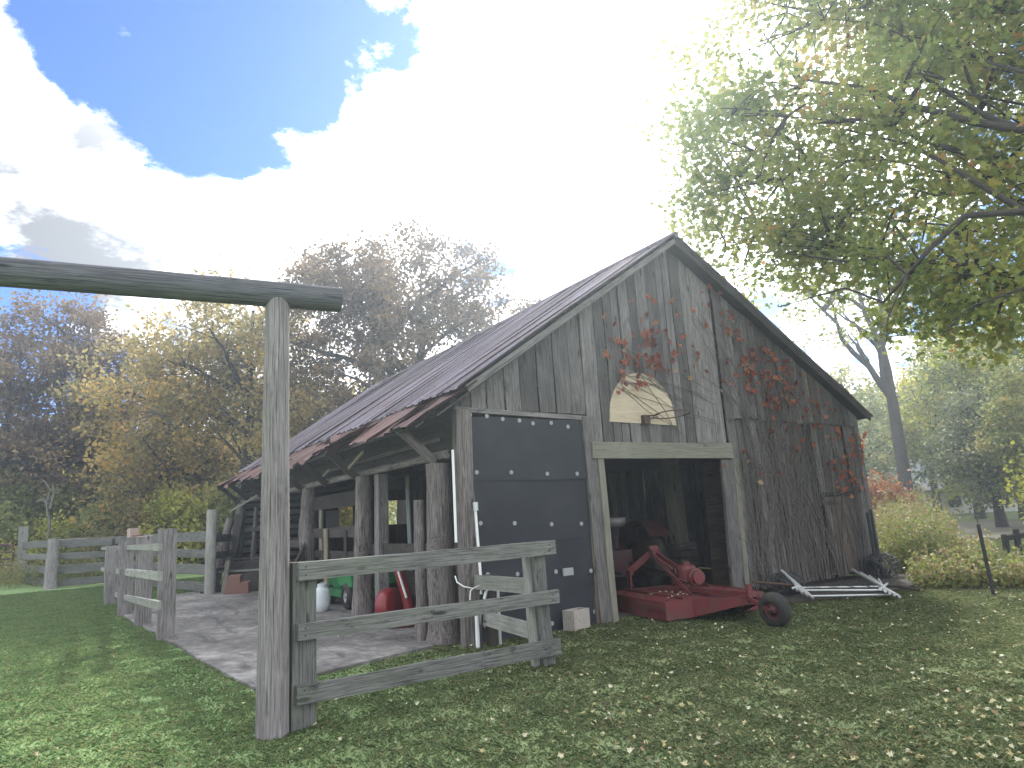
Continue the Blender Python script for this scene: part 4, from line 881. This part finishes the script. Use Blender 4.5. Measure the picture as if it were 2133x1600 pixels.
# ------------------------------------------------------------------ houses beyond the field
def house(name, label, c, size, zw, zr, wall, roof, rot):
    o_ = thing(name, label, 'house', c, 'houses beyond the field', rot); mw = WM[o_.name]; w2, d2 = size[0]/2, size[1]/2; T = lambda x, y, z: mw @ Vector((x, y, z))
    b1 = B(); pr = [T(-w2, -d2, 0), T(-w2, d2, 0), T(-w2, d2, zw), T(-w2, 0, zr-.05), T(-w2, -d2, zw)]; ext = T(w2, 0, 0)-T(-w2, 0, 0); b1.prism(pr, ext); b1.build('wall', wall, o_)
    for s in (-1, 1):
        b1 = B(); e = (zr-zw)/d2*.4; q = [T(-w2-.3, s*(d2+.4), zw-e+.05), T(w2+.3, s*(d2+.4), zw-e+.05), T(w2+.3, 0, zr+.05), T(-w2-.3, 0, zr+.05)]
        b1.prism(q if s < 0 else q[::-1], (0, 0, .12)); b1.build('roof', roof, o_)
    for i in range(int(zw/.2)):
        b1 = B(); b1.box((0, -d2-.01, .1+i*.2), (size[0], .03, .19)); me_ = b1.mesh('lap_board'); me_.materials.append(M[wall]); link(bpy.data.objects.new('lap_board', me_), o_, mw @ Matrix.Rotation(-.04, 4, 'X') if False else mw)
    for x_ in (-w2*.45, w2*.45):
        wn = B().box(T(x_, -d2-.03, zw*.55), (.8, .06, .8), Matrix.Rotation(rot, 3, 'Z')).build('window', 'whitewall', o_); B().box(T(x_, -d2-.06, zw*.55), (.66, .04, .66), Matrix.Rotation(rot, 3, 'Z')).build('pane', 'glass', wn)
p = at(1862, 1075, 52); house('house', 'house with a pale grey roof half hidden behind the forked tree', (p.x, p.y, -.2), (6.5, 5), 1.7, 3.4, 'tanwall', 'greyroof', -.95)
p = at(2030, 1060, 50); house('house', 'white lap sided building behind the dark cedars', (p.x, p.y, .05), (5.2, 4), 1.5, 2.15, 'whitewall', 'greyroof', -1.0)

# ------------------------------------------------------------------ trees
def bez(a, b, c, n): return [a*(1-f)**2+b*2*f*(1-f)+c*f*f for f in [i/n for i in range(n+1)]]
def tree(name, label, base, h, r0, crowns, nclump, perclump, clr, size, leaf, shape, seed, bark='bark', group=None, lean=(0, 0), fork=.3, nlimb=14, twig=True, tint=(.5, .22), top=.86, flat=.2, limbs_apart=False, zmin=None, double=False):
    """crowns: ellipsoids (offset, radii) round the base. Trunk, limbs and twigs grow to the leaf clumps."""
    rr = random.Random(seed); rg = np.random.default_rng(seed); base = Vector(base)
    o_ = thing(name, label, 'tree', base, group or ('oaks behind the barn' if name == 'oak_tree' else None))
    tops = [base+Vector((lean[0], lean[1], h*top))]; tb = B(); trunks = []
    def trunk(a, b_, ra, rb):
        pts = []
        for i in range(9):
            f = i/8; w_ = .012*h*sin(pi*f); pts.append(a.lerp(b_, f)+Vector((rr.uniform(-1, 1)*w_, rr.uniform(-1, 1)*w_, 0)))
        tb.tube(pts, [ra*(1.25 if i == 0 else 1)*(1-i/8)+rb*(i/8) for i in range(9)], 10); trunks.append(pts); return pts
    if double:
        fk = base+Vector((lean[0]*.3, lean[1]*.3, h*fork)); p_ = base.copy(); tb.tube([p_, (p_+fk)/2+Vector((.03, 0, 0)), fk], [r0*1.2, r0, r0*.85], 12)
        for s in double: trunk(fk, base+Vector((s[0], s[1], h*s[2])), r0*.6, r0*.12)
    else: trunk(base, tops[0], r0, r0*.18)
    C = []
    for i in range(nclump):
        o2, rd_ = rr.choices(crowns, weights=[c[1][0]*c[1][1]*c[1][2] for c in crowns])[0]
        v = Vector((rr.gauss(0, 1), rr.gauss(0, 1), rr.gauss(0, 1))).normalized()*(rr.random()**.42)
        C.append(base+Vector(o2)+Vector((v.x*rd_[0], v.y*rd_[1], v.z*rd_[2])))
    if zmin is not None: C = [c for c in C if c.z > zmin]
    hubs = []
    for c in rr.sample(C, min(nlimb, len(C))):
        tp = rr.choice(trunks); best = min(tp[2:] if not double else tp, key=lambda p: (p-c).length+max(0, p.z-c.z+.12*h)*1.5)
        mid = best.lerp(c, .5)+Vector((0, 0, .10*(c-best).length)); pts = bez(best, mid, c, 8)
        pts = [p+Vector((rr.uniform(-1, 1), rr.uniform(-1, 1), rr.uniform(-1, 1)))*.02*(c-best).length*(0 < i < 8) for i, p in enumerate(pts)]
        ra = min(r0*.55, .028*(c-best).length+.02); (tb if not limbs_apart else B()).tube(pts, [ra*(1-.85*i/8) for i in range(9)], 7, False)
        if limbs_apart: lb_ = B().tube(pts, [min(.032, ra*.4)*(1-.8*i/8) for i in range(9)], 8, False).build('limb', bark, o_)
        hubs += [(p, ra*(1-.85*i/8)) for i, p in enumerate(pts) if i > 1]
    if twig and hubs:
        tg_ = B(); H = np.array([tuple(p) for p, _ in hubs])
        for c in C:
            o6 = np.argsort(((H-np.array(c))**2).sum(1))[:6]; i = int(o6[rr.randrange(6)]); a = hubs[i][0]
            if (c-a).length < .15: continue
            mid = a.lerp(c, .5)+Vector((rr.uniform(-.1, .1), rr.uniform(-.1, .1), rr.uniform(0, .16)))*(c-a).length
            tg_.tube(bez(a, mid, c, 4), [hubs[i][1]*.45+.005, hubs[i][1]*.4+.005, hubs[i][1]*.28+.004, .006, .003], 4, False)
        if tg_.V: tag(tg_.build('branches', bark, o_), kind='stuff')
    tb.build('trunk', bark, o_)
    Ca = np.array([tuple(c) for c in C]); n_ = len(C)*perclump
    idx = np.repeat(np.arange(len(C)), perclump); off = rg.normal(size=(n_, 3))*np.array([1, 1, .7])*clr*rg.uniform(.6, 1.2, len(C))[idx][:, None]
    P = Ca[idx]+off
    ct = rg.normal(tint[0], tint[1]*.8, len(C))[idx]+rg.normal(0, tint[1]*.7, n_)
    npmesh('crown', leafcloud(P, size, shape, rg, flat), len(shape), leaf, o_, ct)
    return o_

# the big maple whose crown fills the upper right
tree('maple_tree', 'large yellow green maple reaching over the right side of the barn', (11.3, -5.0, 0), 17, .42,
     [((-2.4, 3.4, 9.6), (3.9, 4.4, 4.2)), ((-1.4, 1.8, 13.0), (4.0, 4.0, 3.2)), ((-3.2, 5.0, 8.0), (2.5, 2.6, 2.5)), ((-1.6, 1.8, 5.9), (3.4, 2.8, 1.9)), ((-2.5, 2.1, 4.6), (1.9, 1.9, 1.0)), ((-2.2, 1.5, 5.0), (1.9, 1.9, 1.1)), ((-2.6, 2.4, 4.4), (1.6, 1.6, .9)), ((1.5, .5, 9), (4, 4, 5))],
     680, 112, .40, .12, 'leaf_maple', SHAPE_MAPLE, 4, fork=.2, nlimb=64, tint=(.5, .2), limbs_apart=True, flat=.5)
mp_ = [o for o in COL.objects if o.name == 'maple_tree'][0]
LIMB = [([(2560, 420, 14.6), (2300, 330, 13.9), (2133, 270, 13.3), (2030, 255, 13.0), (1900, 220, 12.8), (1790, 180, 12.8), (1660, 165, 13.0)], .15),
        ([(2133, 270, 13.3), (2050, 240, 13.2), (1930, 165, 13.4), (1870, 110, 13.6), (1840, 30, 14)], .08),
        ([(2560, 560, 14.6), (2300, 500, 13.6), (2133, 440, 13), (2050, 390, 12.8), (1960, 335, 12.9), (1890, 300, 13.2), (1760, 270, 13.6)], .11),
        ([(2560, 560, 14.6), (2300, 480, 13.2), (2133, 440, 12.6), (2010, 450, 12.3), (1935, 520, 12.2), (1890, 572, 12.2), (1850, 535, 12.4), (1760, 545, 12.8), (1660, 530, 13.4)], .10),
        ([(1890, 572, 12.2), (1840, 630, 12.2), (1760, 600, 12.6), (1620, 640, 13.4)], .05), ([(1890, 572, 12.2), (1850, 660, 12.0), (1845, 720, 12.0)], .03),
        ([(2560, 700, 14.6), (2250, 640, 12.6), (2133, 600, 12.2), (2020, 640, 12.0), (1960, 700, 12.0)], .06), ([(2133, 150, 13), (2060, 130, 13.2), (1990, 90, 13.6)], .05)]
for pts, r_ in LIMB:
    P_ = [at(*p) for p in pts]; B().tube(P_, [.68*r_*(1-.8*i/(len(P_)-1)) for i in range(len(P_))], 9).build('limb', 'bark', mp_)
# trees behind the barn
def bt(px, d): g0_ = gr(px, d); return (g0_.x, g0_.y, gz(g0_.x, g0_.y)-.05)
tree('oak_tree', 'tall open oak standing directly behind the barn roof', bt(850, 31), 15.6, .42,
     [((0, 0, 11.4), (5.4, 4.5, 3.2)), ((3.9, -2.2, 10.2), (2.8, 2.8, 2.0)), ((-3.0, 1.8, 10.4), (2.6, 2.6, 3.8)), ((5.2, -3.2, 8.4), (1.6, 1.6, 1.6)), ((-1, .6, 7), (3.0, 3.0, 2.2))], 175, 200, .46, .17, 'leaf_oak', SHAPE_LEAF, 21, nlimb=22, double=[(1.6, -.8, .8), (-1.4, 1.2, .85)], fork=.42, tint=(.42, .2))
tree('oak_tree', 'brown leaved oak behind the round gate post', bt(500, 33), 13.4, .36,
     [((0, 0, 9.2), (4.2, 4.0, 3.6)), ((-1.8, 1.1, 7.4), (2.2, 2.2, 2.4)), ((1.5, -1, 6), (3, 3, 2.2))], 130, 140, .50, .17, 'leaf_brown', SHAPE_LEAF, 22, nlimb=20, tint=(.5, .22), lean=(.4, 0))
tree('oak_tree', 'rust brown oak between the gate post and the left grove', bt(350, 36), 11.2, .3,
     [((0, 0, 7.4), (4.4, 4.2, 3.6)), ((0, 0, 4), (3.6, 3.6, 2.6))], 150, 110, .52, .19, 'leaf_brown', SHAPE_LEAF, 23, nlimb=16, tint=(.55, .22))
tree('oak_tree', 'tall dark topped oak at the left showing blue sky through its crown', bt(120, 40), 13.6, .32,
     [((0, 0, 11.4), (2.9, 2.9, 2.1)), ((.8, -.5, 8.6), (3.2, 3.2, 2.4)), ((-.5, .4, 5), (3.0, 3.0, 2.4))], 95, 150, .48, .18, 'leaf_oak', SHAPE_LEAF, 24, nlimb=16, tint=(.38, .2), double=[(.7, -.4, .85), (-.6, .4, .9)], fork=.3)
tree('oak_tree', 'narrow oak beside the tall dark topped oak', bt(205, 41), 12.2, .26,
     [((0, 0, 9.8), (1.9, 1.9, 2.2)), ((0, 0, 6.4), (2.6, 2.6, 2.6))], 70, 140, .46, .18, 'leaf_oak', SHAPE_LEAF, 25, nlimb=12, tint=(.4, .2))
tree('oak_tree', 'oak cut by the left edge of the view', bt(-10, 41), 12.4, .3,
     [((0, 0, 10), (2.6, 2.6, 2.4)), ((0, 0, 6), (3, 3, 2.8))], 90, 140, .48, .18, 'leaf_oak', SHAPE_LEAF, 26, nlimb=12, tint=(.42, .2))
tree('oak_tree', 'golden brown oak showing above the left end of the roof', bt(660, 34), 9.6, .28,
     [((0, 0, 6.4), (3.6, 3.6, 3.0)), ((1, -1, 3.6), (3.2, 3.2, 2.2))], 190, 80, .44, .18, 'leaf_brown', SHAPE_LEAF, 27, nlimb=12, tint=(.5, .22))
tree('oak_tree', 'low yellowing tree behind the middle of the roof slope', bt(1000, 36), 8.4, .25,
     [((0, 0, 5.6), (4.2, 4.2, 2.6))], 150, 80, .46, .18, 'leaf_yellow', SHAPE_LEAF, 28, nlimb=10, tint=(.35, .2))
mid = [(60, 44, 9.0, 'leaf_green', 'green brown tree low at the left edge of the woods'), (165, 45, 8.2, 'leaf_green', 'green tree under the tall left oaks'), (270, 43, 9.6, 'leaf_brown', 'brown tree right of the tall left oaks'),
       (430, 40, 8.6, 'leaf_brown', 'broad brown tree behind the paddock fence'), (560, 42, 9.2, 'leaf_green', 'dull green tree behind the round gate post'), (760, 44, 11.0, 'leaf_green', 'dull green tree far behind the big oak'), (300, 50, 10.5, 'leaf_green', 'far green tree in the gap of the left grove')]
for i, (px, d, h, lf_, lb_) in enumerate(mid):
    tree('woodland_tree', lb_, bt(px, d), h, .22, [((0, 0, h*.62), (3.4, 3.4, h*.34)), ((0, 0, h*.32), (3.2, 3.2, h*.26))], 150, 60, .48, .22, lf_, SHAPE_DIA, 40+i, nlimb=10, tint=(.48, .24), group='trees at the edge of the left woods')
def bush(name, label, base, rads, n_, per, clr, size, leaf, seed, group=None, tint=(.5, .22), cat='shrub'):
    rr = random.Random(seed); rg = np.random.default_rng(seed); base = Vector(base); o_ = thing(name, label, cat, base, group); C = []
    for i in range(n_):
        v = Vector((rr.gauss(0, 1), rr.gauss(0, 1), rr.gauss(0, 1))).normalized()*(rr.random()**.45); C.append(base+Vector((v.x*rads[0], v.y*rads[1], rads[2]+v.z*rads[2])))
    s = B()
    for c in C[::2]: s.tube(bez(base+Vector((rr.uniform(-.15, .15), rr.uniform(-.15, .15), 0)), base.lerp(c, .5)+Vector((0, 0, .2)), c, 4), [.03, .024, .018, .012, .006], 4, False)
    s.build('stems', 'bark', o_); Ca = np.array([tuple(c) for c in C]); idx = np.repeat(np.arange(n_), per)
    P = Ca[idx]+rg.normal(size=(n_*per, 3))*clr; ct = rg.normal(tint[0], tint[1]*.8, n_)[idx]+rg.normal(0, tint[1]*.6, n_*per)
    npmesh('foliage', leafcloud(P, size, SHAPE_DIA, rg, .3), 4, leaf, o_, ct); return o_
bl_ = [(375, 33, (1.5, 1.3, 1.7), 'leaf_yellow', 'bright yellow green shrub at the wood edge beside the far barn end'), (430, 33.5, (1.0, 1.0, 1.2), 'leaf_yellow', 'smaller yellow shrub touching the far barn end'), (150, 36, (2.4, 1.4, 1.2), 'leaf_yellow', 'low spreading yellow green shrub behind the paddock fence'),
       (15, 40, (1.2, 1.0, .8), 'leaf_rust', 'low orange shrub behind the red gate'), (240, 35, (2.4, 1.6, 1.5), 'leaf_green', 'dull green thicket in the middle of the paddock fence'), (310, 34, (2.2, 1.5, 1.5), 'leaf_brown', 'tan thicket right of the dull green one'),
       (90, 38, (2.2, 1.6, 2.0), 'leaf_green', 'dark green thicket under the left oaks'), (0, 39, (2.2, 1.6, 2.4), 'leaf_green', 'dark thicket at the left edge of the view'), (500, 33, (2.2, 1.6, 1.8), 'leaf_green', 'thicket behind the slatted end of the barn'),
       (190, 40, (3.0, 1.8, 2.4), 'leaf_green', 'tall dull thicket in front of the left grove'), (340, 39, (3.0, 1.8, 2.6), 'leaf_green', 'tall thicket below the rust brown oak'), (450, 37, (2.6, 1.8, 2.6), 'leaf_brown', 'brown thicket left of the gate post'),
       (590, 37, (3.0, 1.8, 2.4), 'leaf_brown', 'brown thicket seen over the slab'), (700, 38, (3.4, 1.8, 2.2), 'leaf_yellow', 'yellowish thicket seen through the open side of the barn')]
for i, (px, d, rd_, lf_, lb_) in enumerate(bl_): bush('shrub', lb_, bt(px, d), rd_, 75, 80, .30, .16, lf_, 70+i, 'shrubs along the woods')
# dead pale branches in the woods
db = thing('dead_branch', 'pale bare dead branch among the brown trees', 'branch', at(345, 900, 33.5)); q0 = at(345, 905, 33.2)
for (a, b_, c_) in (((372, 895), (320, 850), (270, 835)), ((345, 870), (310, 850), (275, 862)), ((330, 860), (305, 870), (280, 875)), ((310, 890), (280, 900), (252, 915))):
    B().tube(bez(at(*a, 33.4), at(*b_, 33.2), at(*c_, 33.0), 6), [.06, .05, .045, .04, .03, .02, .012], 5).build('limb', 'barkpale', db)
ds = thing('driftwood_snag', 'pale twisted dead snag in the dark undergrowth at left', 'snag', (*bt(98, 35)[:2], 0)); gb = at(100, 1120, 35)
for (pts) in ([(100, 1120), (104, 1085), (96, 1050), (105, 1020), (90, 1000), (80, 1010)], [(104, 1060), (112, 1030), (110, 1008)], [(98, 1050), (88, 1040), (75, 1046)]):
    B().tube([at(x_, y_, 35) for x_, y_ in pts], [.055-.008*i for i in range(len(pts))], 6).build('limb', 'barkpale', ds)
# right background
tree('forked_tree', 'tall forked tree with few leaves right of the barn', bt(1908, 36), 16.5, .27,
     [((0, 0, 12.2), (4.6, 4.6, 3.6)), ((-2.2, 2.8, 10.4), (2.4, 2.4, 2.6)), ((2.2, -2.0, 10), (2.5, 2.5, 2.4))], 130, 34, .42, .17, 'leaf_maple', SHAPE_LEAF, 31, nlimb=22, fork=.36, double=[(-2.0, 2.4, .72), (.2, -.2, .95), (-.6, .9, .85)], tint=(.6, .2), bark='bark')
ct_ = [(2010, 58, 10.5, 3.2, 'bushy cedar standing behind the white building'), (2098, 34, 6.6, 2.0, 'dark cedar in front of the white building'), (2215, 32, 7.2, 2.0, 'dark cedar cut by the right edge of the view')]
for i, (px, d, h, r_, lb_) in enumerate(ct_):
    tree('cedar_tree', lb_, bt(px, d), h, .2, [((0, 0, h*.36), (r_*.8, r_*.8, h*.2)), ((-.5, .4, h*.68), (r_*.5, r_*.5, h*.26)), ((.8, -.6, h*.5), (r_*.6, r_*.6, h*.2)), ((-.9, .8, h*.45), (r_*.6, r_*.6, h*.14))], 95, 110, .36, .15, 'leaf_green' if i != 1 else 'leaf_cedar', SHAPE_DIA, 50+i, nlimb=18, tint=(.55, .25), group='cedars right of the barn')
rt = [(1805, 44, 9.5, 'leaf_green', 'hazy green tree just past the right eave of the barn'), (1850, 62, 10, 'leaf_green', 'green tree behind the grey roofed house'), (1935, 58, 10.5, 'leaf_brown', 'reddish brown tree between the two houses'), (2020, 60, 12, 'leaf_brown', 'brown tree behind the white building'), (2110, 50, 13, 'leaf_yellow', 'yellowing tree above the cedars'), (1968, 47, 9.5, 'leaf_green', 'thin green tree right of the forked trunk'), (2055, 43, 11.5, 'leaf_yellow', 'pale yellow tree above the white building'), (2150, 40, 12.5, 'leaf_green', 'tall green tree at the right edge of the view')]
for i, (px, d, h, lf_, lb_) in enumerate(rt):
    tree('background_tree', lb_, bt(px, d), h, .22, [((0, 0, h*.6), (3.4, 3.4, h*.34)), ((0, 0, h*.3), (3.0, 3.0, h*.24))], 85, 95, .5, .19, lf_, SHAPE_LEAF, 60+i, nlimb=12, tint=(.45, .24), group='trees behind the houses')
bush('shrub', 'rusty orange shrub at the right corner of the barn', bt(1852, 29), (1.1, 1.0, .95), 60, 80, .28, .14, 'leaf_rust', 91)
bush('shrub', 'yellow leaved bush at the right edge of the view', bt(2240, 22), (.7, .7, 1.5), 40, 70, .26, .12, 'leaf_yellow', 92)
# the woods that close the view far off
rg = np.random.default_rng(77); P = []
for i in range(2600):
    a = rg.uniform(-50, 62); d = rg.uniform(66, 82); q = (CAM.x+sin(rad(a+32.4))*d, CAM.y+cos(rad(a+32.4))*d); hgt = 7.5+2.5*sin(a*.5)+1.5*sin(a*1.7+1)
    P.append((q[0], q[1], gz(*q)+rg.uniform(0, 1)**.8*hgt))
P = np.array(P); idx = np.repeat(np.arange(len(P)), 34); Q = P[idx]+rg.normal(size=(len(idx), 3))*.8
o = npmesh('far_woods', leafcloud(Q, .5, SHAPE_DIA, rg, .2), 4, 'leaf_brown', None, rg.normal(.35, .2, len(P))[idx]+rg.normal(0, .12, len(idx))); tag(o, 'brown autumn woods closing the view beyond the fields', 'woods', kind='stuff')

# ------------------------------------------------------------------ weeds by the barn
rg = np.random.default_rng(8); seg = []; lv = []; lt = []
def weedy(px0, px1, d0, d1, n_, h0, h1, base_t):
    for i in range(n_):
        px = rg.uniform(px0, px1); d = rg.uniform(d0, d1); q = gr(px, d); h = rg.uniform(h0, h1)*(1 if rg.random() > .15 else 1.35); lean = rg.normal(0, .10, 2)
        topv = np.array((q.x+lean[0]*h, q.y+lean[1]*h, h)); q = np.array((q.x, q.y, 0)); s = rg.normal(size=3)*.006; s[2] = 0
        seg.append([q-s, q+s, topv+s*.4, topv-s*.4]); nl = int(rg.integers(14, 24))
        for k_ in range(nl): f = rg.uniform(.15, 1.05); lv.append(q+(topv-q)*f+rg.normal(size=3)*.07); lt.append(base_t+.22*sin(q[0]*1.7+q[1])*cos(q[1]*1.3)+rg.normal(0, .16)+(.18 if f > .85 else 0))
weedy(1845, 1990, 16.0, 22, 800, .35, 1.15, .44); weedy(1960, 2060, 14.8, 17.5, 700, .2, .5, .5); weedy(1835, 1950, 20, 27, 500, .5, 1.3, .5); weedy(1900, 2200, 13.8, 15.6, 600, .15, .40, .42); weedy(2050, 2400, 15, 18, 400, .12, .3, .28); weedy(1990, 2060, 17, 20, 250, .2, .4, .85)
weedy(-60, 330, 30, 38, 900, .4, 1.0, .42)
st = npmesh('weed_stems', np.array(seg), 4, 'leaf_weed', None, np.full(len(seg), .72)); tag(st, 'thin brown stems of the tall weeds beside the barn and paddock', 'weeds', kind='stuff')
o = npmesh('weeds', leafcloud(np.array(lv), .062, SHAPE_LEAF, rg, .3), 6, 'leaf_weed', None, np.array(lt)); tag(o, 'tall yellow green weeds growing right of the barn and behind the paddock fence', 'weeds', kind='stuff')

# ------------------------------------------------------------------ lawn grass: one patch set out many times over
def in_poly(x, y, poly):
    c = False; j = len(poly)-1
    for i in range(len(poly)):
        if (poly[i][1] > y) != (poly[j][1] > y) and x < (poly[j][0]-poly[i][0])*(y-poly[i][1])/(poly[j][1]-poly[i][1])+poly[i][0]: c = not c
        j = i
    return c
BARE = [SL, [(.1, .0), (W, .0), (W, L), (.1, L)], [(5.4, .1), (9.3, .1), (9.2, -.9), (8.2, -1.2), (6.6, -1.35), (5.3, -.8)]]
rg = np.random.default_rng(9); blades = []; tn = []; PS = .5
for i in range(560):
    r_ = .40*math.sqrt(rg.random())+abs(rg.normal(0, .06)); a_ = rg.uniform(0, 6.283); x_, y_ = r_*cos(a_), r_*sin(a_); h = rg.uniform(.012, .040); a = rg.uniform(0, 6.283); w_ = rg.uniform(.0022, .0044); ln = rg.uniform(.6, 2.0)*h; d = np.array((cos(a), sin(a), 0)); s = np.array((-sin(a), cos(a), 0))*w_
    p0 = np.array((x_, y_, -.004)); p1 = p0+d*ln*.35+np.array((0, 0, h*.7)); p2 = p0+d*ln+np.array((0, 0, h*(1-.2*ln/h)))
    blades.append([p0-s, p0+s, p1+s*.7, p2, p1-s*.7]); tn.append(rg.random())
bladesV = np.array(blades); nb_ = len(blades)
pts = []
gx = np.arange(-16, 22, PS)
for x_ in gx:
    for y_ in np.arange(-8.5, 30, PS):
        v = Vector((x_, y_, 0))-CAM; zc = v.dot(CF); d = math.hypot(v.x, v.y)
        if zc < 1 or d > 27: continue
        u_ = v.dot(CR)/zc
        if abs(u_) > .86: continue
        qx, qy = x_+rg.uniform(-.1, .1), y_+rg.uniform(-.1, .1)
        if any(all(in_poly(qx+dx_, qy+dy_, P_) for dx_, dy_ in ((.3, 0), (-.3, 0), (0, .3), (0, -.3))) for P_ in BARE): continue
        edge = any(in_poly(qx+dx_, qy+dy_, P_) for P_ in BARE for dx_, dy_ in ((0, 0), (.3, 0), (-.3, 0), (0, .3), (0, -.3)))
        if edge:
            for _ in range(9):
                ex, ey = qx+rg.uniform(-.26, .26), qy+rg.uniform(-.26, .26)
                if not any(in_poly(ex+dx_, ey+dy_, P_) for P_ in BARE for dx_, dy_ in ((.06, 0), (-.06, 0), (0, .06), (0, -.06))): pts.append((ex, ey, rg.uniform(.32, .45)))
            continue
        pts.append((qx, qy, rg.uniform(.9, 1.2)*(1 if d < 16 else 1.15)))
        if rg.random() < .35: pts.append((qx+rg.uniform(-.2, .2), qy+rg.uniform(-.2, .2), rg.uniform(.35, .6)))
me = bpy.data.meshes.new('lawn_grass'); nv = nb_*5+len(pts); me.vertices.add(nv)
co = np.zeros((nv, 3), np.float32); co[:nb_*5] = bladesV.reshape(-1, 3); co[nb_*5:, :2] = np.array(pts)[:, :2]; me.vertices.foreach_set('co', co.ravel())
me.loops.add(nb_*5); me.polygons.add(nb_); me.loops.foreach_set('vertex_index', np.arange(nb_*5, dtype=np.int32)); me.polygons.foreach_set('loop_start', np.arange(0, nb_*5, 5, dtype=np.int32))
ispt = np.zeros(nv, np.float32); ispt[nb_*5:] = 1; scl = np.ones(nv, np.float32); scl[nb_*5:] = np.array(pts)[:, 2]; rzv = rg.uniform(0, 6.28, nv).astype(np.float32); tnt = np.zeros(nv, np.float32); tnt[:nb_*5] = np.repeat(tn, 5)
for nm, ar in (('place', ispt), ('size', scl), ('turn', rzv), ('tint', tnt)): me.attributes.new(nm, 'FLOAT', 'POINT').data.foreach_set('value', ar)
me.update(calc_edges=True); me.materials.append(M['blade'])
og = link(bpy.data.objects.new('lawn_grass', me)); tag(og, 'short mown lawn grass, greener on the open left side', 'grass', kind='stuff')
ng = bpy.data.node_groups.new('scatter', 'GeometryNodeTree'); ng.interface.new_socket('Geometry', in_out='INPUT', socket_type='NodeSocketGeometry'); ng.interface.new_socket('Geometry', in_out='OUTPUT', socket_type='NodeSocketGeometry')
t = NT(ng); gi = t('NodeGroupInput'); go = t('NodeGroupOutput')
def named(nm): nd = t('GeometryNodeInputNamedAttribute', dict(data_type='FLOAT')); nd.inputs['Name'].default_value = nm; return nd.outputs[0]
cmp_ = t('FunctionNodeCompare', dict(data_type='FLOAT', operation='GREATER_THAN')); t.l.new(named('place'), cmp_.inputs[0]); cmp_.inputs[1].default_value = .5
sg = t('GeometryNodeSeparateGeometry', dict(domain='POINT')); t.l.new(gi.outputs[0], sg.inputs[0]); t.l.new(cmp_.outputs[0], sg.inputs[1])
mp = t('GeometryNodeMeshToPoints'); t.l.new(sg.outputs[0], mp.inputs[0])
ip = t('GeometryNodeInstanceOnPoints'); t.l.new(mp.outputs[0], ip.inputs['Points']); t.l.new(sg.outputs[1], ip.inputs['Instance'])
cx_ = t('ShaderNodeCombineXYZ'); t.l.new(named('turn'), cx_.inputs[2]); t.l.new(cx_.outputs[0], ip.inputs['Rotation']); t.l.new(named('size'), ip.inputs['Scale']); t.l.new(ip.outputs[0], go.inputs[0])
md = og.modifiers.new('scatter', 'NODES'); md.node_group = ng

# ------------------------------------------------------------------ fallen leaves
lit = []
for v_ in range(10):
    bb = B(); P = SHAPE_MAPLE*.085; cu = R_.uniform(.2, .5)
    rim = [(px*R_.uniform(.6, 1.1), py-.04, .004+cu*abs(px)*R_.uniform(.3, 1.8)+R_.uniform(0, .022)) for px, py in P]
    bb.add([(0, 0, .008)]+rim, [(0, i+1, (i+1) % 12+1) for i in range(12)]); me = bb.mesh('fallen_leaf')
    tv = [.97, .92, .80, .74, .62, .55, .9, .3, .12, .84][v_]; me.attributes.new('tint', 'FLOAT', 'POINT').data.foreach_set('value', np.full(13, tv, np.float32)); me.materials.append(M['leaf_litter']); lit.append((me, tv))
def leaf_spot(rr):
    for _ in range(200):
        px = rr.uniform(0, 2133); py = 1225+(1600-1225)*rr.random()**1.0
        wgt = .10 if px < 560 else (.34 if px < 1150 else 1.0)
        if px > 1900: wgt = 1.2
        q = on(px, py, 2, 0); wgt *= .35+.65*max(0, .5+.5*sin(q.x*2.3+1.3*sin(q.y*1.9))*cos(q.y*2.1+q.x*.7))
        if rr.random() > wgt: continue
        if (q-CAM).length > 17 or any(in_poly(q.x, q.y, P_) for P_ in BARE[1:]): continue
        if in_poly(q.x, q.y, SL) and rr.random() > .25: continue
        return q
rr = random.Random(5); spots = [leaf_spot(rr) for _ in range(760)]; spots = [s for s in spots if s is not None]; spots.sort(key=lambda s: (s-CAM).length)
restV = []; restT = []
kindw = [3, 3, 4, 3, 3, 3, 3, 4, 1.6, 4]
for i, q in enumerate(spots):
    me, tv = rr.choices(lit, weights=kindw)[0]; s_ = .22+.42*rr.random()**1.6; onslab = in_poly(q.x, q.y, SL)
    mw = Matrix.Translation((q.x, q.y, (.042 if onslab else .02+rr.uniform(0, .015)))) @ Matrix.Rotation(rr.uniform(0, 6.28), 4, 'Z') @ Matrix.Rotation(rr.uniform(-.6, .6), 4, 'X') @ Matrix.Rotation(rr.uniform(-.5, .5), 4, 'Y') @ Matrix.Scale(s_, 4)
    if i < 300:
        kind_ = 'pale cream' if tv > .88 else ('yellow' if tv > .5 else ('tan' if tv > .2 else 'red brown'))
        tag(link(bpy.data.objects.new('fallen_leaf', me), None, mw), kind_+' fallen maple leaf lying curled on the short grass', 'leaf', kind_+' fallen leaves on the near lawn')
    else:
        vv = [mw @ v.co for v in me.vertices]; restV.append([tuple(vv[k_]) for k_ in range(1, 13)]); restT.append(tv)
o = npmesh('leaf_litter', np.array(restV), 12, 'leaf_litter', None, np.array(restT)); tag(o, 'pale fallen leaves strewn over the lawn towards the barn', 'leaves', kind='stuff')
dl = []; 
for i in range(16):
    p_ = lo_(rr.uniform(-.75, .4), rr.uniform(1.2, 2.2), .29); me, tv = rr.choice(lit); mw = Matrix.Translation(p_) @ Matrix.Rotation(rr.uniform(0, 6.28), 4, 'Z') @ Matrix.Scale(.8, 4)
    tag(link(bpy.data.objects.new('fallen_leaf', me), None, mw), 'small dry leaf lying on the red mower deck', 'leaf', 'dry leaves on the mower deck')
